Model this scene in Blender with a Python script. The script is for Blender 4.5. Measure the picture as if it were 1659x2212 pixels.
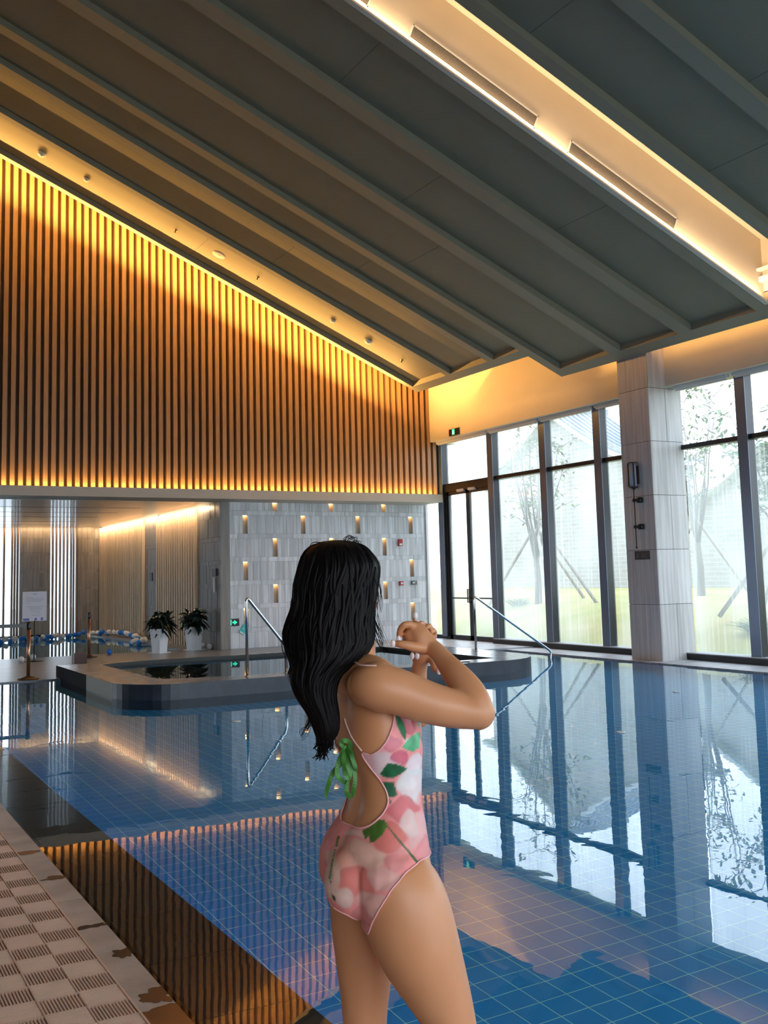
import bpy, bmesh, math, random
from mathutils import Vector, Matrix, noise
random.seed(7)
PI = math.pi
for o in list(bpy.data.objects):
    bpy.data.objects.remove(o)
SC = bpy.context.scene
COL = SC.collection

# ------------------------------------------------------------------ camera
cam_d = bpy.data.cameras.new('camera')
cam = bpy.data.objects.new('camera', cam_d)
COL.objects.link(cam)
FW, FH, FPX = 1659.0, 2212.0, 2190.0
cam_d.sensor_fit = 'VERTICAL'
cam_d.sensor_height = 24.0
cam_d.lens = 24.0 * FPX / FH
cam_d.shift_x = -(738.0 - FW / 2) / FH
cam_d.shift_y = (1009.0 - FH / 2) / FH
cam_d.clip_end = 500
RIGHT = Vector((0.88719501, -0.46086179, -0.02216799))
UP = Vector((-0.03018935, -0.10592538, 0.9939157))
FWD = Vector((0.46040593, 0.88112781, 0.10788959))
M = Matrix((RIGHT, UP, -FWD)).transposed().to_4x4()
M.translation = Vector((0, 0, 1.54))
cam.matrix_world = M
SC.camera = cam

# ------------------------------------------------------------------ view, world
SC.view_settings.view_transform = 'Standard'
SC.view_settings.look = 'None'
SC.view_settings.exposure = 0.0
SC.view_settings.gamma = 1.0
SC.view_settings.use_curve_mapping = False
SKY = 5.6
world = bpy.data.worlds.new('overcast_sky')
SC.world = world
world.use_nodes = True
wn = world.node_tree
wn.nodes.clear()
wo = wn.nodes.new('ShaderNodeOutputWorld')
wb = wn.nodes.new('ShaderNodeBackground')
wb.inputs['Strength'].default_value = SKY
tc = wn.nodes.new('ShaderNodeTexCoord')
nz = wn.nodes.new('ShaderNodeTexNoise'); nz.inputs['Scale'].default_value = 1.6; nz.inputs['Detail'].default_value = 4
rp = wn.nodes.new('ShaderNodeValToRGB')
rp.color_ramp.elements[0].position = .3; rp.color_ramp.elements[0].color = (.74, .86, .98, 1)
rp.color_ramp.elements[1].position = .7; rp.color_ramp.elements[1].color = (.88, .94, 1.0, 1)
wn.links.new(tc.outputs['Generated'], nz.inputs['Vector'])
wn.links.new(nz.outputs['Fac'], rp.inputs['Fac'])
wn.links.new(rp.outputs['Color'], wb.inputs['Color'])
wn.links.new(wb.outputs['Background'], wo.inputs['Surface'])
cy = SC.cycles
cy.use_denoising = True
cy.max_bounces = 10; cy.diffuse_bounces = 4; cy.glossy_bounces = 4
cy.transmission_bounces = 8; cy.transparent_max_bounces = 12
cy.caustics_refractive = True; cy.caustics_reflective = False
cy.sample_clamp_indirect = 6.0

WARM = (1.0, .50, .12)
def area(name, loc, sx, sy, xdir, ndir, power, color=WARM, spread=PI):
    """a linear strip light: sx along xdir, shining along ndir"""
    l = bpy.data.lights.new(name, 'AREA'); l.shape = 'RECTANGLE'
    l.size = sx; l.size_y = sy; l.energy = power; l.color = color; l.spread = spread
    o = bpy.data.objects.new(name, l); COL.objects.link(o)
    x = Vector(xdir).normalized(); z = -Vector(ndir).normalized()
    y = z.cross(x).normalized(); z = x.cross(y)
    m = Matrix((x, y, z)).transposed().to_4x4(); m.translation = Vector(loc); o.matrix_world = m
    return o

# ceiling plane: z falls towards the windows
ZB, XB, TS = 5.26, 12.62, .43
XA = 11.84
def cz(x, dz=0.0): return ZB - TS * (x - XB) + dz
LW, LB, LT, LH = 1500, 150, 120, 62     # strip powers: gable fill, beam ledge, trough, header cove
sl = Vector((1, 0, -TS)).normalized()
LEN = 14.0 * math.sqrt(1 + TS * TS)
XM = 4.7
area('gable_fill_light', (XM, 19.75, cz(XM, -.34)), LEN, .05, sl, (0, -.17, 1), LW)  # added light with no fixture, floats below the ceiling to brighten it
area('gable_wash_light', (XM, 19.7, cz(XM, .62)), LEN, .05, sl, (0, 1, -.62), 150)
area('beam_ledge_light', (5.3, 20.375, 3.452), 15.8, .04, (1, 0, 0), (0, .12, 1), LB, (1., .55, .14))
area('trough_light', (5.6, 9.99, cz(5.6, .04)), 13.2 * math.sqrt(1 + TS * TS), .05, sl, (0, -.15, 1), LT, (1.0, .66, .34))
area('header_cove_light_low', (12.1, 17.2, 5.75), 4.6, .05, (0, 1, 0), (1, 0, .1), LH * .34)
area('header_cove_light_main', (12.78, 4.6, 5.42), 19.5, .05, (0, 1, 0), (1, 0, .25), LH)
area('lobby_side_cove_light', (7.76, 26.6, 3.20), 9.4, .04, (0, 1, 0), (1, 0, -.9), 110, (1, .68, .38))
area('lobby_back_cove_light', (3.5, 31.2, 3.20), 8.6, .04, (1, 0, 0), (0, 1, -.9), 40, (1, .62, .30))

# ------------------------------------------------------------------ mesh helpers
class MB:
    def __init__(s): s.v = []; s.f = []; s.c = []; s.sm = []
    def poly(s, pts, faces, col=None, smooth=False):
        n = len(s.v); s.v += [tuple(p) for p in pts]
        for f in faces:
            s.f.append([n + i for i in f]); s.c.append(col or (1, 1, 1)); s.sm.append(smooth)
        return s
    def box(s, x0, x1, y0, y1, z0, z1, col=None):
        return s.hexa([(x0, y0, z0), (x1, y0, z0), (x1, y1, z0), (x0, y1, z0), (x0, y0, z1), (x1, y0, z1), (x1, y1, z1), (x0, y1, z1)], col)
    def hexa(s, p, col=None):
        return s.poly(p, [(0, 3, 2, 1), (4, 5, 6, 7), (0, 1, 5, 4), (1, 2, 6, 5), (2, 3, 7, 6), (3, 0, 4, 7)], col)
    def prism(s, pts, z0, z1, col=None, smooth=False):
        n = len(pts)
        P = [(x, y, z0) for x, y in pts] + [(x, y, z1) for x, y in pts]
        s.poly(P, [tuple(range(n - 1, -1, -1)), tuple(range(n, 2 * n))] + [(i, (i + 1) % n, n + (i + 1) % n, n + i) for i in range(n)], col)
        return s
    def tube(s, pts, r, n=10, col=None, caps=True, flat=1.0):
        pts = [Vector(p) for p in pts]
        rs = r if isinstance(r, (list, tuple)) else [r] * len(pts)
        P = []; up = Vector((0, 0, 1)); prev = None
        for i, p in enumerate(pts):
            t = (pts[min(i + 1, len(pts) - 1)] - pts[max(i - 1, 0)])
            t = t.normalized() if t.length > 1e-9 else Vector((0, 0, 1))
            if prev is None:
                a = t.cross(up) if abs(t.dot(up)) < .95 else t.cross(Vector((1, 0, 0)))
            else:
                a = prev - t * prev.dot(t)
            a.normalize(); prev = a; b = t.cross(a)
            for k in range(n):
                q = 2 * PI * k / n
                P.append(p + (a * math.cos(q) + b * math.sin(q) * flat) * rs[i])
        F = []
        for i in range(len(pts) - 1):
            for k in range(n):
                F.append((i * n + k, i * n + (k + 1) % n, (i + 1) * n + (k + 1) % n, (i + 1) * n + k))
        if caps:
            F.append(tuple(range(n - 1, -1, -1))); F.append(tuple((len(pts) - 1) * n + k for k in range(n)))
        return s.poly(P, F, col, True)
    def lathe(s, prof, n=24, cx=0, cy=0, col=None, sx=1, sy=1):
        P = []; F = []
        for r, z in prof:
            for k in range(n):
                q = 2 * PI * k / n; P.append((cx + r * sx * math.cos(q), cy + r * sy * math.sin(q), z))
        for i in range(len(prof) - 1):
            for k in range(n):
                F.append((i * n + k, i * n + (k + 1) % n, (i + 1) * n + (k + 1) % n, (i + 1) * n + k))
        F.append(tuple(range(n - 1, -1, -1))); F.append(tuple((len(prof) - 1) * n + k for k in range(n)))
        return s.poly(P, F, col, True)
    def ball(s, c, r, n=12, m=8, col=None, sc=(1, 1, 1)):
        P = []; F = []
        for i in range(1, m):
            a = PI * i / m
            for k in range(n):
                q = 2 * PI * k / n
                P.append((c[0] + r * sc[0] * math.sin(a) * math.cos(q), c[1] + r * sc[1] * math.sin(a) * math.sin(q), c[2] + r * sc[2] * math.cos(a)))
        P.append((c[0], c[1], c[2] + r * sc[2])); P.append((c[0], c[1], c[2] - r * sc[2]))
        T = len(P) - 2; B = T + 1
        for i in range(m - 2):
            for k in range(n):
                F.append((i * n + k, (i + 1) * n + k, (i + 1) * n + (k + 1) % n, i * n + (k + 1) % n))
        for k in range(n):
            F.append((T, k, (k + 1) % n)); F.append((B, (m - 2) * n + (k + 1) % n, (m - 2) * n + k))
        return s.poly(P, F, col, True)
    def build(s, name, mat, parent=None, loc=None, bevel=0, autosmooth=True):
        me = bpy.data.meshes.new(name)
        me.from_pydata(s.v, [], s.f)
        if isinstance(mat, (list, tuple)):
            for m in mat: me.materials.append(m)
        elif mat: me.materials.append(mat)
        ca = me.color_attributes.new('tint', 'FLOAT_COLOR', 'CORNER')
        buf = []
        for p, c in zip(me.polygons, s.c):
            for _ in range(p.loop_total): buf += [c[0], c[1], c[2], 1.0]
        ca.data.foreach_set('color', buf)
        me.polygons.foreach_set('use_smooth', s.sm)
        me.update()
        o = bpy.data.objects.new(name, me)
        COL.objects.link(o)
        if parent: o.parent = parent
        if loc is not None: o.location = loc
        if bevel:
            b = o.modifiers.new('bevel', 'BEVEL'); b.width = bevel; b.segments = 2; b.limit_method = 'ANGLE'
        return o

def tag(o, label=None, cat=None, group=None, kind=None):
    if label: o['label'] = label
    if cat: o['category'] = cat
    if group: o['group'] = group
    if kind: o['kind'] = kind
    return o
def struct(o, label=None, cat=None):
    return tag(o, label, cat, None, 'structure')
def empty(name, loc, label, cat, group=None, rz=0):
    o = bpy.data.objects.new(name, None); COL.objects.link(o)
    o.empty_display_size = .1
    o.location = loc; o.rotation_euler = (0, 0, rz)
    return tag(o, label, cat, group)

# ------------------------------------------------------------------ materials
def mat(name, col, rough=.5, metal=0, tint=False, noise_amt=0, nscale=(5, 5, 5), bump=0, bscale=(30, 30, 30), col2=None, spec=.5, emit=None, estr=0, coat=0, detail=4, space='Object'):
    m = bpy.data.materials.new(name); m.use_nodes = True
    nt = m.node_tree; b = nt.nodes['Principled BSDF']
    b.inputs['Roughness'].default_value = rough; b.inputs['Metallic'].default_value = metal
    b.inputs['Specular IOR Level'].default_value = spec
    b.inputs['Coat Weight'].default_value = coat
    b.inputs['Base Color'].default_value = (*col, 1)
    if emit:
        b.inputs['Emission Color'].default_value = (*emit, 1); b.inputs['Emission Strength'].default_value = estr
    out = None
    t = nt.nodes.new('ShaderNodeTexCoord')
    def nv(scale, det):
        mp = nt.nodes.new('ShaderNodeMapping'); mp.inputs['Scale'].default_value = scale
        n = nt.nodes.new('ShaderNodeTexNoise'); n.inputs['Scale'].default_value = 1; n.inputs['Detail'].default_value = det
        nt.links.new(t.outputs[space], mp.inputs['Vector']); nt.links.new(mp.outputs['Vector'], n.inputs['Vector'])
        return n.outputs['Fac']
    if noise_amt or col2:
        r = nt.nodes.new('ShaderNodeValToRGB')
        c2 = col2 or tuple(c * (1 - noise_amt) for c in col)
        r.color_ramp.elements[0].position = .35; r.color_ramp.elements[0].color = (*c2, 1)
        r.color_ramp.elements[1].position = .65; r.color_ramp.elements[1].color = (*col, 1)
        nt.links.new(nv(nscale, detail), r.inputs['Fac']); out = r.outputs['Color']
    if tint:
        a = nt.nodes.new('ShaderNodeVertexColor'); a.layer_name = 'tint'
        mx = nt.nodes.new('ShaderNodeMix'); mx.data_type = 'RGBA'; mx.blend_type = 'MULTIPLY'; mx.inputs[0].default_value = 1
        if out: nt.links.new(out, mx.inputs[6])
        else: mx.inputs[6].default_value = (*col, 1)
        nt.links.new(a.outputs['Color'], mx.inputs[7]); out = mx.outputs[2]
    if out: nt.links.new(out, b.inputs['Base Color'])
    if bump:
        bp = nt.nodes.new('ShaderNodeBump'); bp.inputs['Strength'].default_value = bump; bp.inputs['Distance'].default_value = .01
        nt.links.new(nv(bscale, 3), bp.inputs['Height']); nt.links.new(bp.outputs['Normal'], b.inputs['Normal'])
    return m

m_ceil = mat('ceiling_paint', (.25, .225, .155), .55, noise_amt=.08, nscale=(1.5, 1.5, 1.5))
m_frame = mat('ceiling_frame_paint', (.29, .265, .19), .5)
m_cream = mat('cream_plaster', (.72, .66, .56), .7, noise_amt=.04, nscale=(2, 2, 2))
m_white = mat('white_paint', (.78, .78, .77), .5)
m_wood = mat('oak_slat', (.37, .225, .115), .45, tint=True, noise_amt=.18, nscale=(40, 40, 2), coat=.1)
m_woodback = mat('dark_oak_backing', (.09, .045, .02), .6)
m_litwood = mat('lit_oak_slat', (.80, .62, .44), .45, tint=True, noise_amt=.15, nscale=(40, 40, 2))  # same oak as the gable slats, coloured lighter for the lobby light
m_stone = mat('wood_grain_marble', (.82, .85, .90), .38, tint=True, noise_amt=.22, nscale=(14, 14, 1.2), bump=.05)
m_stone2 = mat('pillar_marble', (.70, .68, .67), .35, tint=True, noise_amt=.25, nscale=(16, 16, .8))
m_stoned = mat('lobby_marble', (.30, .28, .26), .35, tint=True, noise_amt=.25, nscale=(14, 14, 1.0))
m_black = mat('black_metal', (.012, .012, .014), .35)
m_dgrey = mat('anodised_mullion', (.15, .19, .27), .3, metal=.4)
m_beam = mat('beige_beam', (.50, .47, .42), .5)
m_soffit = mat('satin_soffit', (.42, .42, .40), .28, noise_amt=.06, nscale=(1, 6, 1), coat=.3)
m_deck = mat('wet_grey_deck', (.16, .19, .24), .28, col2=(.09, .105, .135), nscale=(1.2, 9, 9), bump=.12, bscale=(3, 60, 10))
m_deckl = mat('pale_grey_deck', (.52, .53, .55), .4, col2=(.33, .34, .37), nscale=(1.5, 10, 9), bump=.1, bscale=(3, 60, 10))
m_cope = mat('grey_granite_coping', (.42, .385, .36), .45, col2=(.27, .245, .23), nscale=(3, 5, 3), bump=.15, bscale=(40, 40, 40))
m_wet = mat('wet_stain', (.055, .042, .036), .12)
m_darkt = mat('dark_granite', (.030, .028, .027), .45, noise_amt=.4, nscale=(30, 30, 30), tint=True)
m_darkw = mat('dark_granite_side', (.030, .038, .055), .40, noise_amt=.35, nscale=(5, 5, 5), tint=True)
m_steel = mat('polished_steel', (.62, .60, .60), .12, metal=1)
m_copper = mat('copper_post', (.48, .26, .17), .25, metal=.9)
m_grass = mat('lawn', (.26, .26, .06), .9, col2=(.36, .30, .12), nscale=(.8, .8, 1), bump=.6, bscale=(60, 60, 20))
m_ground = mat('paving_outside', (.45, .45, .44), .8, noise_amt=.2)
# ------------------------------------------------------------------ tile, water, glass, brick materials
def nodes(name):
    m = bpy.data.materials.new(name); m.use_nodes = True
    return m, m.node_tree, m.node_tree.nodes['Principled BSDF']
def math_node(nt, op, a, b=None):
    n = nt.nodes.new('ShaderNodeMath'); n.operation = op
    for i, x in enumerate((a, b)):
        if x is None: continue
        if isinstance(x, (int, float)): n.inputs[i].default_value = x
        else: nt.links.new(x, n.inputs[i])
    return n.outputs[0]
def pool_tile():
    m, nt, b = nodes('blue_pool_tile')
    t = nt.nodes.new('ShaderNodeTexCoord'); s = nt.nodes.new('ShaderNodeSeparateXYZ'); nt.links.new(t.outputs['Object'], s.inputs[0])
    def line(o, p, off, w):
        u = math_node(nt, 'DIVIDE', math_node(nt, 'SUBTRACT', o, off), p)
        fr = math_node(nt, 'FRACT', math_node(nt, 'ADD', u, 100.5))
        d = math_node(nt, 'ABSOLUTE', math_node(nt, 'SUBTRACT', fr, .5))
        return math_node(nt, 'LESS_THAN', d, w)
    lx = line(s.outputs[0], .1505, 3.212, .019); ly = line(s.outputs[1], .1475, 4.09, .019); lz = line(s.outputs[2], .1475, -.83, .019)
    mx = math_node(nt, 'MAXIMUM', math_node(nt, 'MAXIMUM', lx, ly), math_node(nt, 'MULTIPLY', lz, 1.0))
    n = nt.nodes.new('ShaderNodeTexNoise'); n.inputs['Scale'].default_value = 1.2; nt.links.new(t.outputs['Object'], n.inputs['Vector'])
    r = nt.nodes.new('ShaderNodeValToRGB'); r.color_ramp.elements[0].color = (.001, .32, .78, 1); r.color_ramp.elements[1].color = (.002, .42, .92, 1)
    nt.links.new(n.outputs['Fac'], r.inputs['Fac'])
    mix = nt.nodes.new('ShaderNodeMix'); mix.data_type = 'RGBA'
    nt.links.new(mx, mix.inputs[0]); nt.links.new(r.outputs['Color'], mix.inputs[6]); mix.inputs[7].default_value = (.45, 1.0, 1.0, 1)
    nt.links.new(mix.outputs[2], b.inputs['Base Color']); b.inputs['Roughness'].default_value = .5
    return m
m_tile = pool_tile()
def water_mat(name, tint, bstr, scale):
    m = bpy.data.materials.new(name); m.use_nodes = True; nt = m.node_tree; nt.nodes.clear()
    o = nt.nodes.new('ShaderNodeOutputMaterial'); g = nt.nodes.new('ShaderNodeBsdfGlass')
    g.inputs['IOR'].default_value = 1.33; g.inputs['Roughness'].default_value = 0.0; g.inputs['Color'].default_value = (*tint, 1)
    t = nt.nodes.new('ShaderNodeTexCoord'); bp = nt.nodes.new('ShaderNodeBump'); bp.inputs['Strength'].default_value = bstr; bp.inputs['Distance'].default_value = .02
    n1 = nt.nodes.new('ShaderNodeTexNoise'); n1.inputs['Scale'].default_value = scale; n1.inputs['Detail'].default_value = 2; n1.inputs['Distortion'].default_value = .6
    nt.links.new(t.outputs['Object'], n1.inputs['Vector']); nt.links.new(n1.outputs['Fac'], bp.inputs['Height'])
    nt.links.new(bp.outputs['Normal'], g.inputs['Normal']); nt.links.new(g.outputs[0], o.inputs['Surface'])
    return m
m_water = water_mat('pool_water', (.93, .98, 1.0), .035, 2.6)
m_water2 = water_mat('still_water', (.8, .9, .95), .01, 2.0)
def glass_mat():
    """clear pane with a film of condensation and run streaks"""
    m = bpy.data.materials.new('condensation_glass'); m.use_nodes = True; nt = m.node_tree; nt.nodes.clear()
    o = nt.nodes.new('ShaderNodeOutputMaterial')
    tr = nt.nodes.new('ShaderNodeBsdfTransparent'); tr.inputs['Color'].default_value = (.90, .93, .95, 1)
    tl = nt.nodes.new('ShaderNodeBsdfTranslucent'); tl.inputs['Color'].default_value = (.80, .87, .92, 1)
    gl = nt.nodes.new('ShaderNodeBsdfGlossy'); gl.inputs['Roughness'].default_value = .02
    t = nt.nodes.new('ShaderNodeTexCoord')
    def nv(sc, det, lo, hi, a, b):
        mp = nt.nodes.new('ShaderNodeMapping'); mp.inputs['Scale'].default_value = sc
        n = nt.nodes.new('ShaderNodeTexNoise'); n.inputs['Scale'].default_value = 1; n.inputs['Detail'].default_value = det
        nt.links.new(t.outputs['Object'], mp.inputs['Vector']); nt.links.new(mp.outputs['Vector'], n.inputs['Vector'])
        r = nt.nodes.new('ShaderNodeMapRange'); r.inputs[1].default_value = lo; r.inputs[2].default_value = hi; r.inputs[3].default_value = a; r.inputs[4].default_value = b
        nt.links.new(n.outputs['Fac'], r.inputs[0]); return r.outputs[0]
    streak = nv((1, 30, .5), 5, .52, .78, .0, .17)
    blot = nv((.5, .7, .45), 2, .35, .65, .03, .24)
    f = math_node(nt, 'MINIMUM', math_node(nt, 'ADD', streak, blot), .85)
    mx = nt.nodes.new('ShaderNodeMixShader'); nt.links.new(f, mx.inputs[0]); nt.links.new(tr.outputs[0], mx.inputs[1]); nt.links.new(tl.outputs[0], mx.inputs[2])
    m2 = nt.nodes.new('ShaderNodeMixShader'); m2.inputs[0].default_value = .05
    nt.links.new(mx.outputs[0], m2.inputs[1]); nt.links.new(gl.outputs[0], m2.inputs[2]); nt.links.new(m2.outputs[0], o.inputs['Surface'])
    return m
m_glass = glass_mat()
def brick_mat():
    m, nt, b = nodes('grey_brick')
    t = nt.nodes.new('ShaderNodeTexCoord'); mp = nt.nodes.new('ShaderNodeMapping'); mp.inputs['Rotation'].default_value = (0, PI / 2, PI / 2)
    s = nt.nodes.new('ShaderNodeSeparateXYZ'); c = nt.nodes.new('ShaderNodeCombineXYZ')
    nt.links.new(t.outputs['Object'], s.inputs[0]); nt.links.new(math_node(nt, 'ADD', s.outputs[0], s.outputs[1]), c.inputs[0]); nt.links.new(s.outputs[2], c.inputs[1])
    k = nt.nodes.new('ShaderNodeTexBrick'); k.inputs['Scale'].default_value = 1; k.inputs['Brick Width'].default_value = .5; k.inputs['Row Height'].default_value = .14; k.inputs['Mortar Size'].default_value = .012
    k.inputs['Color1'].default_value = (.30, .29, .265, 1); k.inputs['Color2'].default_value = (.35, .335, .31, 1); k.inputs['Mortar'].default_value = (.42, .41, .39, 1)
    nt.links.new(c.outputs[0], k.inputs['Vector']); nt.links.new(k.outputs['Color'], b.inputs['Base Color']); b.inputs['Roughness'].default_value = .85
    return m
m_brick = brick_mat()
m_roof = mat('blue_grey_roof_tile', (.16, .20, .27), .6)

# ------------------------------------------------------------------ ground, floors, pool shell
GX0, GX1 = -10.0, 13.5
# lawn outside the windows: rises away from the glass
g = MB()
xs = [13.55, 14.2, 15.2, 16.2, 17.4, 19, 22, 30, 60]; zs = [-.02, .02, .25, .50, .72, .88, .98, 1.0, 1.0]
ys = [-20 + i * 3 for i in range(24)]
P = [(x, y, z + .06 * noise.noise((x * .5, y * .4, 0)) * (x > 14.5)) for x, z in zip(xs, zs) for y in ys]
n = len(ys)
g.poly(P, [(i * n + j, (i + 1) * n + j, (i + 1) * n + j + 1, i * n + j + 1) for i in range(len(xs) - 1) for j in range(n - 1)], smooth=True)
struct(g.build('ground_lawn', m_grass), 'yellow-green lawn rising behind the window wall')
struct(MB().box(-60, -10.2, -60, 60, -.2, -.1).box(-10.2, 13.5, -60, -6.3, -.2, -.1).box(-10.2, 60, 31.8, 70, -.2, -.1).build('ground_outside', m_ground))
# pool shell
g = MB()
g.poly([(1.66, -6, -.9), (12.43, -6, -.9), (12.43, 16.8, -.9), (1.66, 16.8, -.9)], [(0, 1, 2, 3)])
g.poly([(1.66, -6, -.9), (1.66, 16.8, -.9), (1.66, 16.8, -.03), (1.66, -6, -.03)], [(3, 2, 1, 0)])
g.poly([(12.43, -6, -.9), (12.43, 16.8, -.9), (12.43, 16.8, .0), (12.43, -6, .0)], [(0, 1, 2, 3)])
g.poly([(1.66, 16.8, -.9), (12.43, 16.8, -.9), (12.43, 16.8, .0), (1.66, 16.8, .0)], [(3, 2, 1, 0)])
g.poly([(1.66, -6, -.9), (12.43, -6, -.9), (12.43, -6, .0), (1.66, -6, .0)], [(0, 1, 2, 3)])
struct(g.build('floor_pool_basin', m_tile), 'blue tiled pool basin with pale grid lines')
# dark submerged ledge along the near edge: separate slabs butted with fine joints
g = MB()
y = -6.0; k = 0
joints = [16.8 - .0]
for j in range(38):
    y0 = -6 + j * .6; y1 = min(y0 + .596, 16.8)
    if y0 > 16.7: break
    c = .8 + .35 * random.random()
    g.box(1.262, 1.66, y0, y1, -.2, -.022 - .004 * random.random(), (c, c, c))
g.box(1.245, 1.262, -6, 16.8, -.2, -.06, (.2, .2, .2))
struct(g.build('floor_submerged_ledge', m_darkt), 'dark granite ledge under shallow water along the near pool edge')
struct(MB().poly([(1.232, -6, 0), (12.43, -6, 0), (12.43, 16.8, 0), (1.232, 16.8, 0)], [(0, 1, 2, 3)]).build('water_pool', m_water), 'calm blue pool water')
# grey stone coping with wet stains, then matting channel floor
g = MB()
for j in range(30):
    y0 = -6 + j * .8
    c = .9 + .15 * random.random()
    g.box(.70, 1.228, y0, min(y0 + .797, 17.0), -.2, .006, (c, c, c))
g.box(-10, .70, -6, 17.0, -.2, -.004)
struct(g.build('floor_coping', mat('coping_tint', (.60, .52, .47), .42, tint=True, col2=(.42, .365, .33), nscale=(3, 5, 3), bump=.15, bscale=(40, 40, 40))), 'warm grey stone coping beside the water')
# irregular wet puddles on the coping
for k, (px, py, sx, sy, sd) in enumerate(((1.17, 3.62, .13, .10, 1), (1.12, 3.44, .20, .05, 2), (1.19, 3.85, .06, .07, 3), (1.16, 3.25, .15, .12, 4), (1.20, 4.35, .04, .05, 5), (1.17, 4.75, .07, .025, 6), (1.18, 5.6, .06, .03, 7), (1.15, 6.2, .08, .03, 8), (1.10, 3.1, .12, .08, 9), (1.2, 2.9, .08, .2, 10))):
    pts = []
    for i in range(46):
        a = 2 * PI * i / 46
        r = 1 + .9 * noise.noise((math.cos(a) * 1.6 + sd * 3.1, math.sin(a) * 1.6, sd)) + .22 * noise.noise((math.cos(a) * 5, math.sin(a) * 5, sd * 2.0))
        pts.append((min(px + sx * r * math.cos(a), 1.228), py + sy * r * math.sin(a)))
    tag(MB().prism(pts, .0062, .0072 + k * .0001).build('water_puddle', m_wet), 'dark wet patch on the grey coping, ' + ('largest below the mat edge', 'long thin one crossing to the mat', 'small one above the largest patch', 'broad one at the bottom edge', 'tiny one beside the black gap', 'narrow streak near the first bronze joint', 'faint streak by the golden reflection', 'farthest streak from the camera', 'patch touching the mat corner', 'patch under the standing woman')[k], 'puddle')
# far and side decks
D = .02
ZD = .02
g = MB()
g.box(-10, 3.6, 16.8, 21.9, -.2, ZD)
g.box(3.6, 12.43, 17.15, 21.9, -.2, ZD)
g.box(7.95, 13.5, 16.8, 22.5, -.2, ZD - .001)
struct(g.build('floor_deck_back', m_deck), 'wet grey grooved deck behind the pool')
g = MB()
g.box(9.72, 13.45, 17.0, 21.2, ZD, ZD + .012)
struct(g.build('floor_deck_door', m_deckl), 'pale patterned floor in front of the glass door')
g = MB()
g.box(12.43, 13.5, -6, 17.0, -.2, .018)
struct(g.build('floor_deck_window', m_deckl), 'pale grey coping strip under the windows')
# lobby beyond the beam: paddling pool floor and water
struct(MB().box(-10, 7.75, 21.9, 31.5, -.5, -.35).build('floor_lobby_pool', mat('teal_tile', (.10, .32, .40), .4))); 
struct(MB().poly([(-10, 21.9, -.01), (7.3, 21.9, -.01), (7.3, 31.5, -.01), (-10, 31.5, -.01)], [(0, 1, 2, 3)]).build('water_lobby_pool', m_water2), 'still water of the paddling pool')
struct(MB().box(7.3, 7.95, 21.9, 31.5, -.5, ZD).build('floor_lobby_side', m_deck))

# ------------------------------------------------------------------ ceiling
def slope_box(g, x0, x1, y0, y1, d0, d1, col=None):
    return g.hexa([(x0, y0, cz(x0, d0)), (x1, y0, cz(x1, d0)), (x1, y1, cz(x1, d0)), (x0, y1, cz(x0, d0)),
                   (x0, y0, cz(x0, d1)), (x1, y0, cz(x1, d1)), (x1, y1, cz(x1, d1)), (x0, y1, cz(x0, d1))], col)
RX = -1.6   # ridge
REC = .11
g = MB()
ribs_main = [(11.52, 11.80), (13.13, 13.40), (14.76, 14.98), (10.04, 10.25), (8.77, 8.96), (7.38, 7.62), (5.85, 6.1), (4.3, 4.55), (2.75, 3.0), (1.2, 1.45), (-.35, -.1), (-1.9, -1.65), (-3.45, -3.2), (-5.0, -4.75)]
for y0, y1 in ribs_main: slope_box(g, RX, XB, y0, y1, 0, .2)
for y0, y1 in ((15.8, 16.0), (17.3, 17.48), (18.8, 18.95)): slope_box(g, RX, XA, y0, y1, 0, .2)
slope_box(g, XB - .22, XB, -6, 8.77, -.001, .201); slope_box(g, XB - .22, XB, 10.1, 14.98, -.001, .201)
slope_box(g, 12.33, XB, 8.9, 10.1, -.001, .201)
slope_box(g, XA - .2, XA, 14.98, 18.95, -.001, .201)
struct(g.build('ceiling_frame', m_frame), 'grey ceiling frame ribs running up the slope')
g = MB()
slope_box(g, RX, XB - .05, 10.2, 14.85, REC, .19); slope_box(g, RX, XA - .05, 14.9, 18.9, REC, .19)
slope_box(g, RX, XB - .05, -6, 8.9, REC, .19)
# thin raised panel joints
struct(g.build('ceiling', m_ceil), 'grey sloping ceiling panels')
g = MB()
for xj, ya, yb in ((9.05, 4.5, 7.38), (7.15, 7.6, 8.77), (9.9, 7.6, 8.77), (6.1, 10.1, 11.5), (9.7, 10.1, 11.5), (8.0, 11.8, 13.1), (9.0, 13.4, 14.7), (7.6, 16, 17.3), (8.6, 15, 15.8), (6.5, 17.5, 18.8)):
    slope_box(g, xj, xj + .008, ya, yb, REC - .0015, REC + .01)
struct(g.build('ceiling_joint', mat('joint_shadow_gap', (.12, .12, .10), .7)))
# lit trough: tall side wall, top, near side, end
g = MB()
slope_box(g, RX, 12.4, 10.03, 10.13, .03, 1.05); slope_box(g, RX, 12.4, 8.80, 8.9, .19, 1.05)
slope_box(g, RX, 12.4, 8.8, 10.13, 1.0, 1.1); slope_box(g, 12.33, 12.43, 8.8, 10.13, .19, 1.05)
slope_box(g, RX, 12.33, 8.905, 8.96, .19, .24)
slope_box(g, RX, 12.33, 9.95, 10.031, 0.001, .03)
struct(g.build('ceiling_trough', m_cream), 'cream lit trough cut up into the ceiling')
struct(MB().box(12.24, 12.34, 8.9, 10.03, 5.72, 5.80).box(12.2, 12.34, 8.9, 10.03, 5.88, 5.92).build('trim_1', m_white))
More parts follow.
